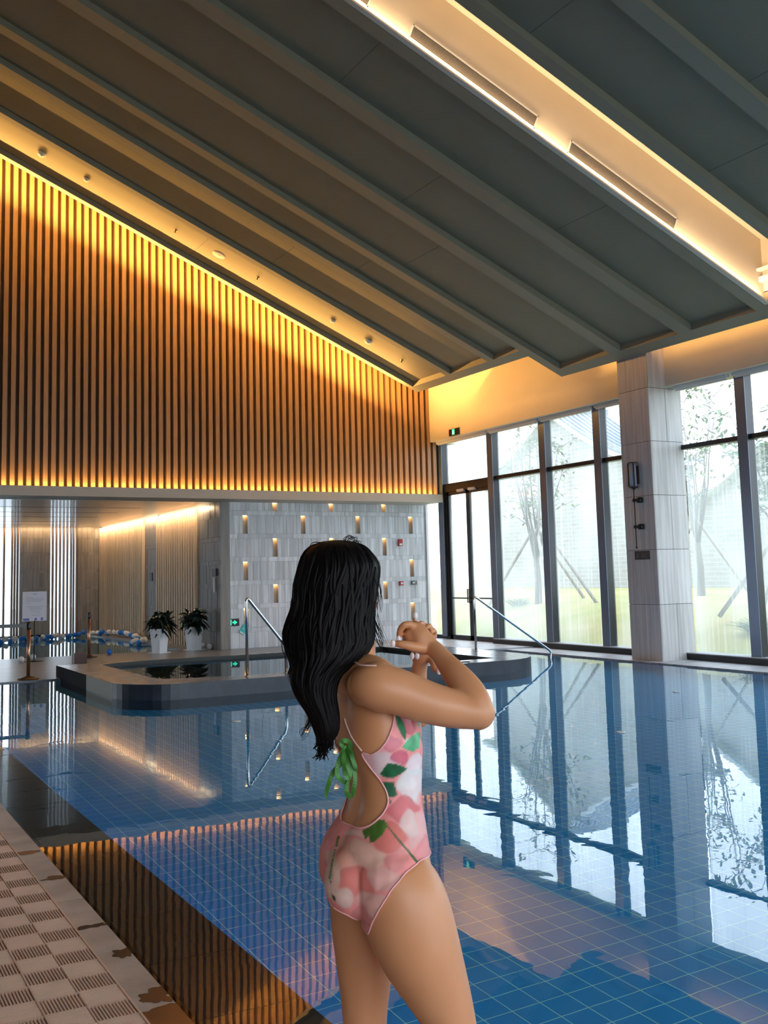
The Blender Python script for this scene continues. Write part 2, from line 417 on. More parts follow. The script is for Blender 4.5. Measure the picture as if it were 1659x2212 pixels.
# eave fascias, roof slab, opposite slope
g = MB()
slope_box(g, RX, 13.7, -6.2, 21.4, 1.5, 1.7)
xo = -10.2; zo = cz(RX) - TS * (RX - xo)
g.hexa([(xo, -6.2, zo), (RX, -6.2, cz(RX)), (RX, 21.4, cz(RX)), (xo, 21.4, zo), (xo, -6.2, zo + 1.6), (RX, -6.2, cz(RX) + 1.6), (RX, 21.4, cz(RX) + 1.6), (xo, 21.4, zo + 1.6)])
struct(g.build('ceiling_slab', m_cream))
# header panel above the windows
HX, HZ = 13.1, 4.72
g = MB()
g.box(HX, 13.7, 13.55, 20.5, HZ, 7.2); g.box(HX, 13.7, -6.2, 12.83, HZ, 7.2); g.box(HX + .3, 13.7, 12.8, 13.6, HZ, 7.2)
struct(g.build('wall_header_right', m_cream), 'cream bulkhead above the window wall')

# ------------------------------------------------------------------ gable wall with vertical slats, beam
g = MB()
nsl = 104
for i in range(-32, 64):
    x0 = 3.215 + i * .15817; x1 = x0 + .088
    if x1 > 13.36: break
    c = .9 + .2 * random.random(); cc = (c, c * .98, c * .96)
    g.hexa([(x0, 20.45, 3.456), (x1, 20.45, 3.456), (x1, 20.58, 3.456), (x0, 20.58, 3.456), (x0, 20.45, min(cz(x0, 1.45), 11.8)), (x1, 20.45, min(cz(x1, 1.45), 11.8)), (x1, 20.58, min(cz(x1, 1.45), 11.8)), (x0, 20.58, min(cz(x0, 1.45), 11.8))], cc)
ws = struct(MB().box(-10, 13.42, 20.58, 20.75, 3.4, 13.0).build('wall_gable', m_woodback), 'gable wall of vertical oak slats')
tag(g.build('slat_cladding', m_wood, ws), 'vertical oak slats')
g = MB().box(-10, 13.33, 20.33, 21.15, 3.262, 3.44)
g.box(-10, 13.33, 20.33, 20.352, 3.44, 3.456)
struct(g.build('trim_beam', m_beam), 'long beige beam under the slat wall')
# lobby soffit behind the beam
g = MB().box(-10, 8.0, 21.15, 31.6, 3.25, 3.44)
struct(g.build('ceiling_lobby', m_soffit), 'satin grey lobby ceiling')
g = MB()
for yy in (23.2, 24.9, 26.6, 28.6, 30.3): g.box(-10, 6.8 - (yy - 23) * .05, yy, yy + .035, 3.247, 3.2502)
struct(g.build('trim_2', mat('slot_shadow', (.03, .03, .03), .6)))
# ------------------------------------------------------------------ tiled stone walls
def tile_wall(g, u0, u1, rows, place, niches=(), wmin=.05, wmax=.12, dark=1.0):
    """rows: (z0,z1,kind); place(u,z,d) -> point; niches: (u,z0) left open"""
    for z0, z1, kind in rows:
        u = u0
        while u < u1 - .001:
            w = random.uniform(wmin, wmax) if kind == 't' else random.uniform(.15, .34)
            e = min(u + w, u1)
            if u1 - e < .03: e = u1
            for (nu, nz0) in niches:
                if abs(nz0 - z0) < .06:
                    if u < nu - 1e-6 < e: e = nu
                    if abs(u - nu) < 1e-4: e = u + .115; u = e; e = None; break
            if e is None: continue
            c = random.uniform(.82, 1.12) * dark; d = random.uniform(0, .006)
            t = random.uniform(-.015, .02)
            cc = (c + t, c, c - t * .5)
            a, b = u + .0016, e - .0016
            zz0, zz1 = z0 + .0018, z1 - .0018
            g.hexa([place(a, zz0, .03 + d), place(b, zz0, .03 + d), place(b, zz0, 0), place(a, zz0, 0),
                    place(a, zz1, .03 + d), place(b, zz1, .03 + d), place(b, zz1, 0), place(a, zz1, 0)], cc)
            u = e
ROWS = []
tops = [2.97, 2.45, 1.93, 1.41, .89, .37]
for t in tops:
    ROWS.append((max(t - .415, ZD), t, 't'))
ROWS.append((2.97 + .105, 3.262, 't'))
for t in tops: ROWS.append((t, t + .105, 's'))
# back stone wall, x 7.95..13.38 at y 21.2; niches are glowing slots
XA_, XB_ = (8.60, 10.04, 11.48, 12.94), (9.33, 10.77, 12.19)
nlist = []
for x in XB_: nlist.append((x - .057, 3.075, 3.262, 0))
for x in XA_: nlist.append((x - .057, 2.97 - .415, 2.97, 1))
for x in XB_: nlist.append((x - .057, 2.45 - .415, 2.45, 2))
for x in XA_: nlist.append((x - .057, 1.93 - .415, 1.93, 3))
for x in XB_: nlist.append((x - .057, 1.41 - .415, 1.41, 4))
for x in XA_: nlist.append((x - .057, .89 - .415, .89, 5))
g = MB()
BKY = 21.2
tile_wall(g, 7.95, 13.38, ROWS, lambda u, z, d: (u, BKY + .10 - d - .0, z) if False else (u, BKY - d + .03, z), [(a, b) for a, b, c, d in nlist])
wb_ = struct(MB().box(7.95, 13.38, BKY + .11, BKY + .3, 0, 3.3).build('wall_back', mat('stone_backing', (.34, .33, .32), .6)), 'pale stone tile wall with glowing slots')
# infill behind tiles so that only the niches are recessed
tag(g.build('stone_tiling', m_stone, wb_), 'thin vertical stone tiles')
g = MB()
rowsz = [(0, .475, [])] 
def infill(z0, z1, xs_):
    cur = 7.95
    for x in sorted(xs_):
        g.box(cur, x, BKY + .029, BKY + .11, z0, z1); cur = x + .115
    g.box(cur, 13.38, BKY + .029, BKY + .11, z0, z1)
edges = sorted(set([0] + [round(v, 4) for a, b, c, d in nlist for v in (b, c)] + [3.262]))
for e0, e1 in zip(edges[:-1], edges[1:]):
    infill(e0, e1, [a for a, b, c, d in nlist if b <= e0 + 1e-3 and c >= e1 - 1e-3])
g.build('tile_bed', mat('tile_grout', (.40, .39, .38), .7), wb_)
m_led = mat('warm_led', (1, .8, .5), .5, emit=(1, .55, .20), estr=10)
m_nback = mat('niche_stone', (.60, .52, .42), .5, noise_amt=.3, nscale=(12, 12, 3))
rown = ('top row under the beam', 'second row from the top', 'third row from the top', 'fourth row from the top', 'fifth row from the top', 'lowest row near the deck')
for a, b, c, r in nlist:
    lst = sorted(n_[0] for n_ in nlist if n_[3] == r); pos = lst.index(a)
    words = ('leftmost', 'second from left', 'third from left', 'rightmost') if len(lst) == 4 else ('leftmost', 'middle', 'rightmost')
    e = empty('wall_niche_light', (a + .0575, BKY, b), 'warm glowing slot lamp in the stone wall, %s, %s' % (rown[r], words[pos]), 'wall light', 'warm slot lamps in the stone wall')
    w = .0575; h = c - b
    MB().box(-w, w, .098, .108, 0, h).box(-w, -w + .004, .035, .098, 0, h).box(w - .004, w, .035, .098, 0, h).build('niche', m_nback, e)
    MB().box(-w + .006, w - .006, .04, .095, h - .012, h - .002).build('lamp', m_led, e)

# lobby side wall at x=7.95: stone, oak slats, stone, oak slats
g = MB()
PX = lambda u, z, d: (7.95 - d, u, z)
LR = [(ZD, .40, 't'), (.40, .82, 't'), (.82, .92, 's'), (.92, 1.34, 't'), (1.34, 1.44, 's'), (1.44, 1.86, 't'), (1.86, 1.96, 's'), (1.96, 2.38, 't'), (2.38, 2.48, 's'), (2.48, 2.90, 't'), (2.90, 3.25, 't')]
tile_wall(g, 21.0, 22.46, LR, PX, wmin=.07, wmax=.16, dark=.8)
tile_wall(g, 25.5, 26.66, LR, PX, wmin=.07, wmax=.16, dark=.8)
wl = struct(MB().box(7.95, 8.15, 21.0, 31.6, 0, 3.3).build('wall_lobby_right', m_stoned), 'lobby side wall of dark stone and lit oak slats')
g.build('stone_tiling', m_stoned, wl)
g = MB()
for ya, yb in ((22.5, 25.47), (26.7, 31.35)):
    y = ya
    while y < yb:
        c = .9 + .2 * random.random()
        g.box(7.85, 7.93, y, y + .085, ZD, 3.2, (c, c, c)); y += .18
g.build('slat_cladding', m_litwood, wl)
MB().box(7.93, 7.952, 22.48, 25.48, ZD, 3.22).box(7.93, 7.952, 26.68, 31.4, ZD, 3.22).build('slat_backing', mat('walnut_backing', (.10, .06, .035), .6), wl)

# lobby back wall at y=31.5 with tall slatted windows
g = MB()
PB = lambda u, z, d: (u, 31.45 - d, z)
segs = [(5.50, 6.40), (7.22, 7.95), (2.6, 4.2), (-1.0, 1.0)]
for a, b in segs:
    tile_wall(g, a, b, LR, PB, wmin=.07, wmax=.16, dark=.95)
gw = MB()
for a, b in segs: gw.box(a, b, 31.45, 31.7, -.3, 3.3)
gw.box(-10, -1.0, 31.45, 31.7, -.3, 3.3).box(1.0, 2.6, 31.45, 31.7, -.3, 3.3)
gw.box(-10, 7.95, 31.45, 31.7, 3.25, 3.6); gw.box(-10, 7.95, 31.45, 31.7, -.4, .02)
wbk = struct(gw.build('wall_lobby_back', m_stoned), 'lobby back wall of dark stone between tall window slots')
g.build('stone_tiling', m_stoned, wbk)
m_fin = mat('brown_fin', (.16, .10, .06), .5)
# window fins, slim boards set across the openings
win = struct(MB().box(6.40, 7.22, 31.66, 31.67, .02, 3.25).build('window_7', m_glass), 'tall lobby window behind brown fins')
g = MB()
for x in (6.475, 6.58, 6.69, 6.80, 6.91, 7.02, 7.10, 7.19): g.box(x - .022, x + .022, 31.40, 31.55, .02, 3.25)
g.build('window_fin', m_fin, win)
win = struct(MB().box(4.2, 5.5, 31.66, 31.67, .02, 3.25).build('window_8', m_glass), 'tall lobby window at the left picture edge')
g = MB()
for x in (4.3, 4.45, 4.6, 4.75, 4.86, 5.05, 5.28, 5.36, 5.44): g.box(x - .025, x + .025, 31.40, 31.55, .02, 3.25)
g.build('window_fin', m_fin, win)
# a pale rail behind the window
# ------------------------------------------------------------------ window wall (x = 13.5)
GXP = 13.5
mull = [20.45, 18.40, 16.56, 14.90, 12.83 - 1.37, 9.85, 8.2, 6.55, 4.9, 3.2, 1.5, -.2, -1.9, -3.6, -5.9]
wr = MB()
wr.box(13.25, 13.55, -6, 12.83, 0, .12); wr.box(13.25, 13.55, 13.55, 18.4, 0, .12)
wr_o = struct(wr.build('trim_sill', m_black), 'black kerb under the window wall')
struct(MB().box(13.24, 13.56, -6, 12.83, .12, .135).box(13.24, 13.56, 13.55, 18.4, .12, .135).build('trim_sill_cap', mat('sill_cap', (.35, .37, .40), .35)))
g = MB(); gd = MB()
for y in mull:
    g.box(13.34, 13.352, y - .10, y + .10, .1, HZ + .02)          # satin face
    gd.box(13.352, 13.50, y - .10, y + .10, .1, HZ + .02)         # dark body
    gd.box(13.50, 13.56, y - .06, y + .06, .1, HZ + .02)
fr = struct(gd.build('wall_window_frame', mat('mullion_body', (.02, .022, .028), .2)), 'dark aluminium window mullions and transom')
tag(g.build('mullion_face', m_dgrey, fr), 'satin blue-grey mullion faces')
MB().box(13.40, 13.54, -6, 12.83, 3.62, 3.70).box(13.40, 13.54, 13.55, 18.3, 3.62, 3.70).build('transom', m_black, fr)
MB().box(13.44, 13.54, 20.5, 22.6, 3.40, 3.47).box(13.44, 13.54, 20.5, 22.6, .0, .12).build('transom', m_black, fr)
pan = [(18.40, 16.56), (16.56, 14.90), (14.90, 13.5), (12.86, 11.46), (11.46, 9.85), (9.85, 8.2), (8.2, 6.55), (6.55, 4.9), (4.9, 3.2), (3.2, 1.5), (1.5, -.2), (-.2, -1.9), (-1.9, -3.6), (-3.6, -5.9)]
wlab = ('window pane right of the glass door', 'middle window pane left of the pillar', 'narrow window pane touching the pillar', 'wide window pane right of the pillar', 'window pane at the right picture edge')
for k, (ya, yb) in enumerate(pan):
    o = MB().box(13.515, 13.525, yb, ya, .12, 3.62).box(13.515, 13.525, yb, ya, 3.70, HZ).build('window_%d' % (k + 9), m_glass)
    struct(o, wlab[k] if k < 5 else None)
struct(MB().box(13.515, 13.525, 20.5, 22.6, .12, 3.40).box(13.515, 13.525, 20.5, 22.6, 3.47, HZ).build('window_1', m_glass), 'strip of glass beside the stone wall')
struct(MB().box(13.515, 13.525, 18.4, 20.45, 3.70, HZ).build('window_2', m_glass), 'transom pane above the glass door')
# glass double door
dr = struct(MB().box(13.40, 13.56, 18.4, 20.45, 3.50, 3.70).box(13.40, 13.56, 18.45, 18.55, 0, 3.5).box(13.40, 13.56, 20.30, 20.40, 0, 3.5).build('door_1', m_black), 'black framed glass double door')
for s, ya, yb in ((0, 19.44, 20.30), (1, 18.55, 19.44)):
    lf = MB().box(13.43, 13.50, ya, ya + .07, .02, 3.5).box(13.43, 13.50, yb - .07, yb, .02, 3.5).box(13.43, 13.50, ya, yb, .02, .14).box(13.43, 13.50, ya, yb, 3.42, 3.5).build('door_leaf', m_black, dr)
    MB().box(13.462, 13.472, ya + .07, yb - .07, .14, 3.42).build('glass_pane', m_glass, lf)
    MB().box(13.40, 13.425, ya + .02, yb - .02, .98, 1.01).build('push_bar', m_black, lf)
    MB().box(13.37, 13.43, (yb - .36) if s else (ya + .1), (yb - .1) if s else (ya + .36), 3.47, 3.53).build('door_closer', m_white, lf)
    hy = 19.47 if s == 0 else 19.41
    MB().tube([(13.43, hy, 1.2), (13.36, hy, 1.2), (13.36, hy, .9), (13.43, hy, .9)], .014).build('door_handle', m_black, lf)
# right, left and rear shell
g = MB()
g.box(-10.2, -10, -6.2, 20.5, 0, 8.5).box(-10.2, -10, 20.5, 31.7, 2.9, 8.5).box(-10.2, -10, 20.5, 31.7, 0, .3)
struct(g.build('wall_left', mat('brown_wall_panel', (.16, .12, .09), .6)))
g = MB().box(-10.2, 13.7, -6.3, -6.1, 4.6, 13).box(-10.2, 13.7, -6.3, -6.1, -.3, .02)
g.box(-10.2, -3.0, -6.3, -6.1, 0, 4.6)
for x in (-3, 0, 3, 5, 8, 11, 13.3): g.box(x, x + .15, -6.3, -6.1, 0, 4.6)
struct(g.build('wall_rear', m_cream))
g = MB().box(13.38, 13.6, 20.75, 21.35, 4.72, 6.5).box(13.3, 13.9, 20.5, 22.8, 4.72, 9).box(8.15, 13.9, 22.6, 22.8, 0, 9)
struct(g.build('wall_corner', m_cream))
struct(MB().box(13.36, 13.42, 21.15, 22.6, 0, 3.4).build('trim_3', m_white))

# ------------------------------------------------------------------ pillar
pl = MB().box(12.705, 13.455, 12.845, 13.545, 0, 7.3)
po = struct(pl.build('wall_pillar', mat('pillar_joint', (.10, .10, .10), .7)), 'square stone-clad pillar between the windows')
g = MB(); zc = [0, .96, 1.89, 2.82, 3.75, 4.68, 5.7, 6.7]
for i in range(7):
    a, b = zc[i] + .004, zc[i + 1] - .004
    def cl(): c = random.uniform(.86, 1.06); return (c, c, c * 1.01)
    if i % 2 == 0:
        xm = 13.08
        g.box(12.70, xm - .004, 12.83, 12.846, a, b, cl()); g.box(xm + .004, 13.46, 12.83, 12.846, a, b, cl())
        g.box(12.69, 12.706, 12.83, 13.18, a, b, cl()); g.box(12.69, 12.706, 13.184, 13.55, a, b, cl())
    else:
        g.box(12.70, 13.46, 12.83, 12.846, a, b, cl()); g.box(12.69, 12.706, 12.83, 13.35, a, b, cl()); g.box(12.69, 12.706, 13.354, 13.55, a, b, cl())
g.build('stone_cladding', m_stone2, po)

# ------------------------------------------------------------------ jacuzzi island
IZ = .205
def arc(cx, cy_, r, a0, a1, n=10):
    return [(cx + r * math.cos(a0 + (a1 - a0) * i / n), cy_ + r * math.sin(a0 + (a1 - a0) * i / n)) for i in range(n + 1)]
out = [(3.60, 17.15), (3.60, 13.62)] + arc(4.42, 13.78, .84, PI * 1.06, PI * 1.5, 10) + arc(9.5, 14.05, 1.1, PI * 1.5, PI * 2, 12) + [(10.6, 17.15)]
inn = [(4.25, 16.75), (4.25, 14.2)] + arc(4.75, 14.05, .5, PI, PI * 1.35, 4) + [(5.0, 13.52), (5.3, 13.42)] + [(9.69, 13.42), (9.69, 17.05), (5.2, 17.05), (4.6, 16.95)]
def ring_solid(g, outer, inner, z0, z1, zi, col=None):
    """solid coping ring around a basin: top face bridged with bmesh"""
    bm = bmesh.new()
    vo = [bm.verts.new((x, y, z1)) for x, y in outer]; vi = [bm.verts.new((x, y, z1)) for x, y in inner]
    eo = [bm.edges.new((vo[i], vo[(i + 1) % len(vo)])) for i in range(len(vo))]
    ei = [bm.edges.new((vi[i], vi[(i + 1) % len(vi)])) for i in range(len(vi))]
    bmesh.ops.triangle_fill(bm, edges=eo + ei, use_beauty=True)
    bm.verts.index_update()
    P = [tuple(v.co) for v in bm.verts]; F = []
    for f in bm.faces:
        ids = [v.index for v in f.verts]
        if f.normal.z < 0: ids.reverse()
        F.append(ids)
    g.poly(P, F, col); bm.free()
isl = struct(None or (lambda: (lambda gg: (ring_solid(gg, out, inn, 0, IZ, 0), gg)[1])(MB()).build('floor_island_coping', mat('wet_island_coping', (.34, .38, .44), .2, col2=(.20, .225, .26), nscale=(3, 3, 3))))(), 'raised whirlpool island with a grey coping')
MB().poly([(3.598, 17.15, -.9), (3.598, 13.62, -.9), (3.598, 13.62, IZ - .002), (3.598, 17.15, IZ - .002)], [(0, 1, 2, 3)]).build('left_side_tiles', mat('darkened_side_tile', (.010, .010, .012), .55, spec=.12), isl)  # left face coloured near-black, standing in for a dark reflection in the granite
g = MB(); n = len(out)
for i in range(n):
    a, b = out[i], out[(i + 1) % n]
    g.poly([(a[0], a[1], -.9), (b[0], b[1], -.9), (b[0], b[1], -.012), (a[0], a[1], -.012)], [(0, 1, 2, 3)], (.7, .8, .9))
    g.poly([(a[0], a[1], -.008), (b[0], b[1], -.008), (b[0], b[1], IZ), (a[0], a[1], IZ)], [(0, 1, 2, 3)], (.25, .25, .25) if i == 0 else (1, 1, 1))  # left face tinted darker, its dark reflection put into the colour
tag(g.build('side_tiles', m_darkw, isl), 'dark granite sides')
# polished metal-like access panel on the left side
MB().box(3.590, 3.601, 13.64, 15.05, -.3, IZ - .004).build('access_panel', mat('polished_panel', (.70, .68, .61), .3), isl)
g = MB(); n = len(inn)
for i in range(n):
    a, b = inn[i], inn[(i + 1) % n]
    g.poly([(a[0], a[1], -.6), (b[0], b[1], -.6), (b[0], b[1], IZ), (a[0], a[1], IZ)], [(0, 1, 2, 3)], (.35, .35, .4))
g.poly([(x, y, -.6) for x, y in inn], [tuple(range(n))], (.5, .6, .75))
g.build('basin', m_darkt, isl)
struct(MB().poly([(x, y, IZ - .055) for x, y in inn], [tuple(range(n))]).build('water_whirlpool', m_water2), 'still water in the whirlpool basin')
# ------------------------------------------------------------------ rubber matting by the pool
g = MB()
m_mat = mat('beige_plastic_matting', (.80, .55, .43), .5, noise_amt=.06, nscale=(8, 8, 8))
def mat_cell(g, x0, y0, open_):
    c = .148; zt = .030
    if open_:
        g.box(x0, x0 + c, y0, y0 + .007, .002, zt); g.box(x0, x0 + c, y0 + c - .007, y0 + c, .002, zt)
        n = 12; p = c / n
        for i in range(n): g.box(x0 + i * p, x0 + i * p + p * .52, y0 + .007, y0 + c - .007, .002, zt)
    else:
        g.box(x0, x0 + c, y0, y0 + c, .002, zt - .004)
        n = 14; p = c / n
        for i in range(n): g.box(x0 + .002, x0 + c - .002, y0 + i * p + p * .2, y0 + i * p + p * .8, zt - .004, zt)
yb = 3.68 - .1475 * 12
for j in range(80):
    y0 = yb + .1475 * j
    for i in range(12):
        x0 = 1.072 - .15 * (i + 1)
        if x0 < -.75: break
        mat_cell(g, x0, y0, (i + j) % 2 == 0)
    if y0 > 11: break
for i in (0, 2, 4, 6, 8, 10, 12):
    x = 1.072 - .15 * i
    g.box(x - .002, x + .006, yb, 11.2, .002, .0315)
tag(MB().box(-.75, 1.070, yb, 11.2, -.0035, .0).build('x', m_black), None) if False else None
mt = tag(g.build('pool_mat', m_mat), 'beige plastic anti-slip mat with a checkered slotted pattern beside the pool', 'mat')

# ------------------------------------------------------------------ hand rails
def rail(pts, label, flanges, r=.021):
    e = empty('hand_rail', pts[0], label, 'hand rail')
    o = Vector(pts[0]); P = [Vector(p) - o for p in pts]
    # round the corners
    Q = [P[0]]
    for a, b, c in zip(P[:-2], P[1:-1], P[2:]):
        d = .07
        p0 = b + (a - b).normalized() * d; p1 = b + (c - b).normalized() * d
        for t in (0, .25, .5, .75, 1): Q.append(p0 * (1 - t) ** 2 + b * 2 * t * (1 - t) + p1 * t * t)
    Q.append(P[-1])
    MB().tube(Q, r, 14).build('rail_tube', m_steel, e)
    for f in flanges:
        f = Vector(f) - o
        MB().lathe([(.045, f.z), (.045, f.z + .008), (.03, f.z + .014)], 20, f.x, f.y).build('base_flange', m_steel, e)
    return e
rail([(5.38, 13.25, IZ), (5.38, 13.25, 1.30), (6.03, 13.38, .58), (6.03, 13.38, IZ)], 'steel hand rail on the whirlpool coping left of the woman', [(5.38, 13.25, IZ), (6.03, 13.38, IZ)])
rail([(10.36, 14.9, IZ), (10.36, 14.9, 1.16), (11.90, 14.75, .12), (11.78, 14.74, -.45)], 'steel hand rail running down into the water by the windows', [(10.36, 14.9, IZ)])
# small square skimmer lids on the island coping
tag(MB().box(8.82, 8.98, 13.1, 13.2, IZ, IZ + .012).build('skimmer_lid', m_black), 'small black lid on the coping below the right hand rail', 'lid')

# ------------------------------------------------------------------ stanchions, sign stand, box
def stanchion(x, y, label, belt=None):
    e = empty('barrier_post', (x, y, ZD), label, 'barrier post', 'copper barrier posts on the back deck')
    MB().lathe([(.17, 0), (.17, .012), (.12, .028), (.045, .05), (.03, .06)], 28).build('base', mat('dark_bronze', (.10, .07, .05), .3, metal=.7) if 'dark_bronze' not in bpy.data.materials else bpy.data.materials['dark_bronze'], e)
    MB().lathe([(.03, .05), (.03, .80)], 18).build('post', m_copper, e)
    h = MB().lathe([(.034, .80), (.036, .82), (.036, .90), (.028, .915)], 18).build('belt_head', m_black, e)
    if belt:
        MB().box(-belt, -.03, -.003, .003, .83, .885).build('belt', m_black, e)
    return e
stanchion(3.14, 17.06, 'copper barrier post at the pool edge with a black belt', 1.9)
stanchion(5.10, 21.14, 'copper barrier post without belt beside the paddling pool')
e = empty('sign_stand', (3.95, 20.88, ZD), 'black floor stand carrying a white notice sheet', 'sign stand')
MB().lathe([(.19, 0), (.19, .01), (.03, .02)], 28).build('base', m_black, e)
MB().lathe([(.011, .01), (.011, .80)], 12).build('pole', m_black, e)
m_paper = mat('paper_white', (.66, .68, .80), .5)
m_ink = mat('grey_print', (.30, .31, .40), .6)
m_blue = mat('blue_print', (.12, .16, .55), .5)
b = MB().box(-.235, .235, -.008, .008, .79, 1.37).build('notice_board', m_paper, e)
g = MB(); g.box(-.04, .04, -.0095, -.0082, 1.315, 1.328)
for k, (z, w, o) in enumerate(((1.25, .13, -.1), (1.225, .34, 0), (1.20, .36, 0), (1.175, .30, -.02), (1.14, .08, -.13), (1.07, .33, .01), (1.045, .22, 0), (1.02, .25, .02), (.985, .20, 0), (.95, .14, .04), (.90, .18, .03))):
    g.box(o - w / 2, o + w / 2, -.0095, -.0082, z, z + .006)
g.build('notice_text', m_ink, b)
for x0, x1, z1 in ((-.22, -.10, .845), (0, .045, .85), (.12, .165, .855)): MB().box(x0, x1, -.0095, -.0082, .80, z1).build('notice_logo', m_blue, b)
m_rust = mat('dark_red_brown', (.07, .02, .015), .4)
e = empty('warning_box', (4.56, 19.64, ZD), 'dark red-brown upright box standing behind the left end of the whirlpool', 'box')
MB().box(-.11, .13, -.05, .05, 0, .20).build('box_body', m_rust, e, bevel=.004)
MB().box(-.13, -.112, -.05, .05, 0, .20).build('side_plate', mat('clear_grey', (.3, .33, .36), .3), e)

# ------------------------------------------------------------------ potted rubber plants
m_pot = mat('white_glazed_planter', (.74, .77, .82), .3)
m_leaf = mat('dark_rubber_leaf', (.012, .028, .022), .22, noise_amt=.4, nscale=(6, 6, 6), coat=.4)
m_leaf2 = mat('variegated_leaf', (.20, .30, .26), .3, col2=(.02, .06, .045), nscale=(18, 18, 18))
m_soil = mat('soil', (.03, .02, .015), .9)
def leaf(g, base, d, L, W, droop=.3, roll=0.0):
    d = Vector(d).normalized(); s = d.cross(Vector((0, 0, 1)))
    s = s.normalized() if s.length > .1 else Vector((1, 0, 0))
    nn = s.cross(d)
    s = s * math.cos(roll) + nn * math.sin(roll); nn = s.cross(d)
    P = []; F = []; n = 8
    for i in range(n + 1):
        t = i / n; w = W * math.sin(PI * min(1, t * .96 + .03)) ** .75 * (1 - .15 * t)
        c = Vector(base) + d * L * t - Vector((0, 0, 1)) * droop * L * t * t
        P += [c - s * w / 2 + nn * w * .18, c - nn * .002, c + s * w / 2 + nn * w * .18]
    for i in range(n):
        F += [(3 * i, 3 * i + 1, 3 * i + 4, 3 * i + 3), (3 * i + 1, 3 * i + 2, 3 * i + 5, 3 * i + 4)]
    k = len(P)
    P += [p - nn * .003 for p in P]
    F += [tuple(reversed([q + k for q in f])) for f in F]
    g.poly(P, F, None, True)
def plant(x, y, h, spread, seed, label, big):
    R = random.Random(seed)
    e = empty('potted_rubber_plant', (x, y, ZD), label, 'potted plant', 'potted plants behind the whirlpool', .5)
    g = MB()
    def sq(w, z, a): return [(w * math.cos(a + PI / 4 + k * PI / 2), w * math.sin(a + PI / 4 + k * PI / 2), z) for k in range(4)]
    a0, a1 = sq(.155, 0, .0), sq(.205, .51, .0)
    mid = [tuple((Vector(p) + Vector(q)) / 2) for p, q in zip(a0, a0[1:] + a0[:1])]
    mt_ = [tuple((Vector(p) + Vector(q)) / 2) for p, q in zip(a1, a1[1:] + a1[:1])]
    g.poly(a0 + a1 + mid + mt_, [(0, 8, 12, 4), (8, 1, 5, 12), (1, 9, 13, 5), (9, 2, 6, 13), (2, 10, 14, 6), (10, 3, 7, 14), (3, 11, 15, 7), (11, 0, 4, 15)])
    # folded facets pushed in along the middle of each side
    for k in (12, 13, 14, 15):
        v = Vector(g.v[k]); g.v[k] = (v.x * .86, v.y * .86, v.z)
    g.poly([(p[0] * .98, p[1] * .98, .49) for p in a1], [(0, 1, 2, 3)])
    g.poly(a0, [(3, 2, 1, 0)])
    g.build('planter', m_pot, e)
    MB().box(-.17, .17, -.17, .17, 0, .012).build('saucer', m_pot, e)
    MB().lathe([(.135, .48), (.13, .485)], 16).build('soil', m_soil, e)
    st = MB(); lf = MB(); lv = MB()
    for k in range(12):
        a = R.uniform(0, 2 * PI); r = R.uniform(.02, .10); hh = R.uniform(.5, 1) * (h - .5)
        tip = Vector((math.cos(a) * (r + spread * .35), math.sin(a) * (r + spread * .35), .5 + hh * .75))
        b0 = Vector((math.cos(a) * r, math.sin(a) * r, .48))
        st.tube([b0, (b0 + tip) / 2 + Vector((0, 0, .03)), tip], [.008, .006, .004], 6)
        nl = 11 if big else 15
        for i in range(nl):
            t = .15 + .85 * i / nl
            p = b0.lerp(tip, t); q = R.uniform(0, 2 * PI); el = R.uniform(-.7, 1.1)
            d = (math.cos(q), math.sin(q), el)
            L = R.uniform(.20, .30) * (1 if big else 1.1); W = L * (.48 if big else .26)
            leaf(lv if R.random() < (.22 if big else .08) else lf, p, d, L, W, R.uniform(.15, .6), R.uniform(-.6, .6))
    st.build('stem', m_soil, e)
    lf.build('foliage', m_leaf, e); lv.build('pale_leaves', m_leaf2, e)
plant(6.64, 21.3, .96, .30, 3, 'white planter with a narrow-leaved dark plant, the left one of two', False)
plant(7.52, 21.62, 1.06, .22, 8, 'white planter with a broad-leaved dark rubber plant, the right one of two', True)

# ------------------------------------------------------------------ swim lane floats and loose balls
m_fb = mat('blue_float', (.02, .20, .75), .35); m_fw = mat('white_float', (.80, .80, .82), .35)
R = random.Random(5)
def lane(name_label, pts, n, pat):
    e = empty('lane_rope', pts[0], name_label, 'lane rope', 'blue and white lane ropes in the paddling pool')
    o = Vector(pts[0]); P = [Vector(p) - o for p in pts]
    L = [0]
    for a, b in zip(P[:-1], P[1:]): L.append(L[-1] + (b - a).length)
    MB().tube(P, .008, 6).build('rope', m_fw, e)
    for i in range(n):
        s = L[-1] * (i + .5 + R.uniform(-.25, .25)) / n
        k = max(j for j in range(len(L)) if L[j] <= s); k = min(k, len(P) - 2)
        p = P[k].lerp(P[k + 1], (s - L[k]) / (L[k + 1] - L[k]))
        w = Vector((R.uniform(-.03, .03), R.uniform(-.05, .05), R.uniform(-.01, .06)))
        MB().ball(p + w, .068, 12, 8).build('float_ball', m_fb if pat(i) else m_fw, e)
lane('blue and white lane rope floating along the lobby wall, left half', [(4.3, 28.4, .03), (5.4, 28.9, .03), (6.6, 29.6, .05)], 26, lambda i: i % 8 in (0, 1, 2, 5))
lane('blue and white lane rope bunched up in front of the lit oak slats', [(6.6, 29.5, .05), (7.2, 29.6, .08), (7.75, 28.4, .1), (7.72, 26.6, .06), (7.3, 25.2, .04)], 34, lambda i: (i // 3) % 2 == 0)
lane('short lane rope end nearest to the left planter', [(7.0, 25.0, .03), (7.25, 24.6, .05), (7.45, 25.0, .06)], 9, lambda i: i % 3 == 0)
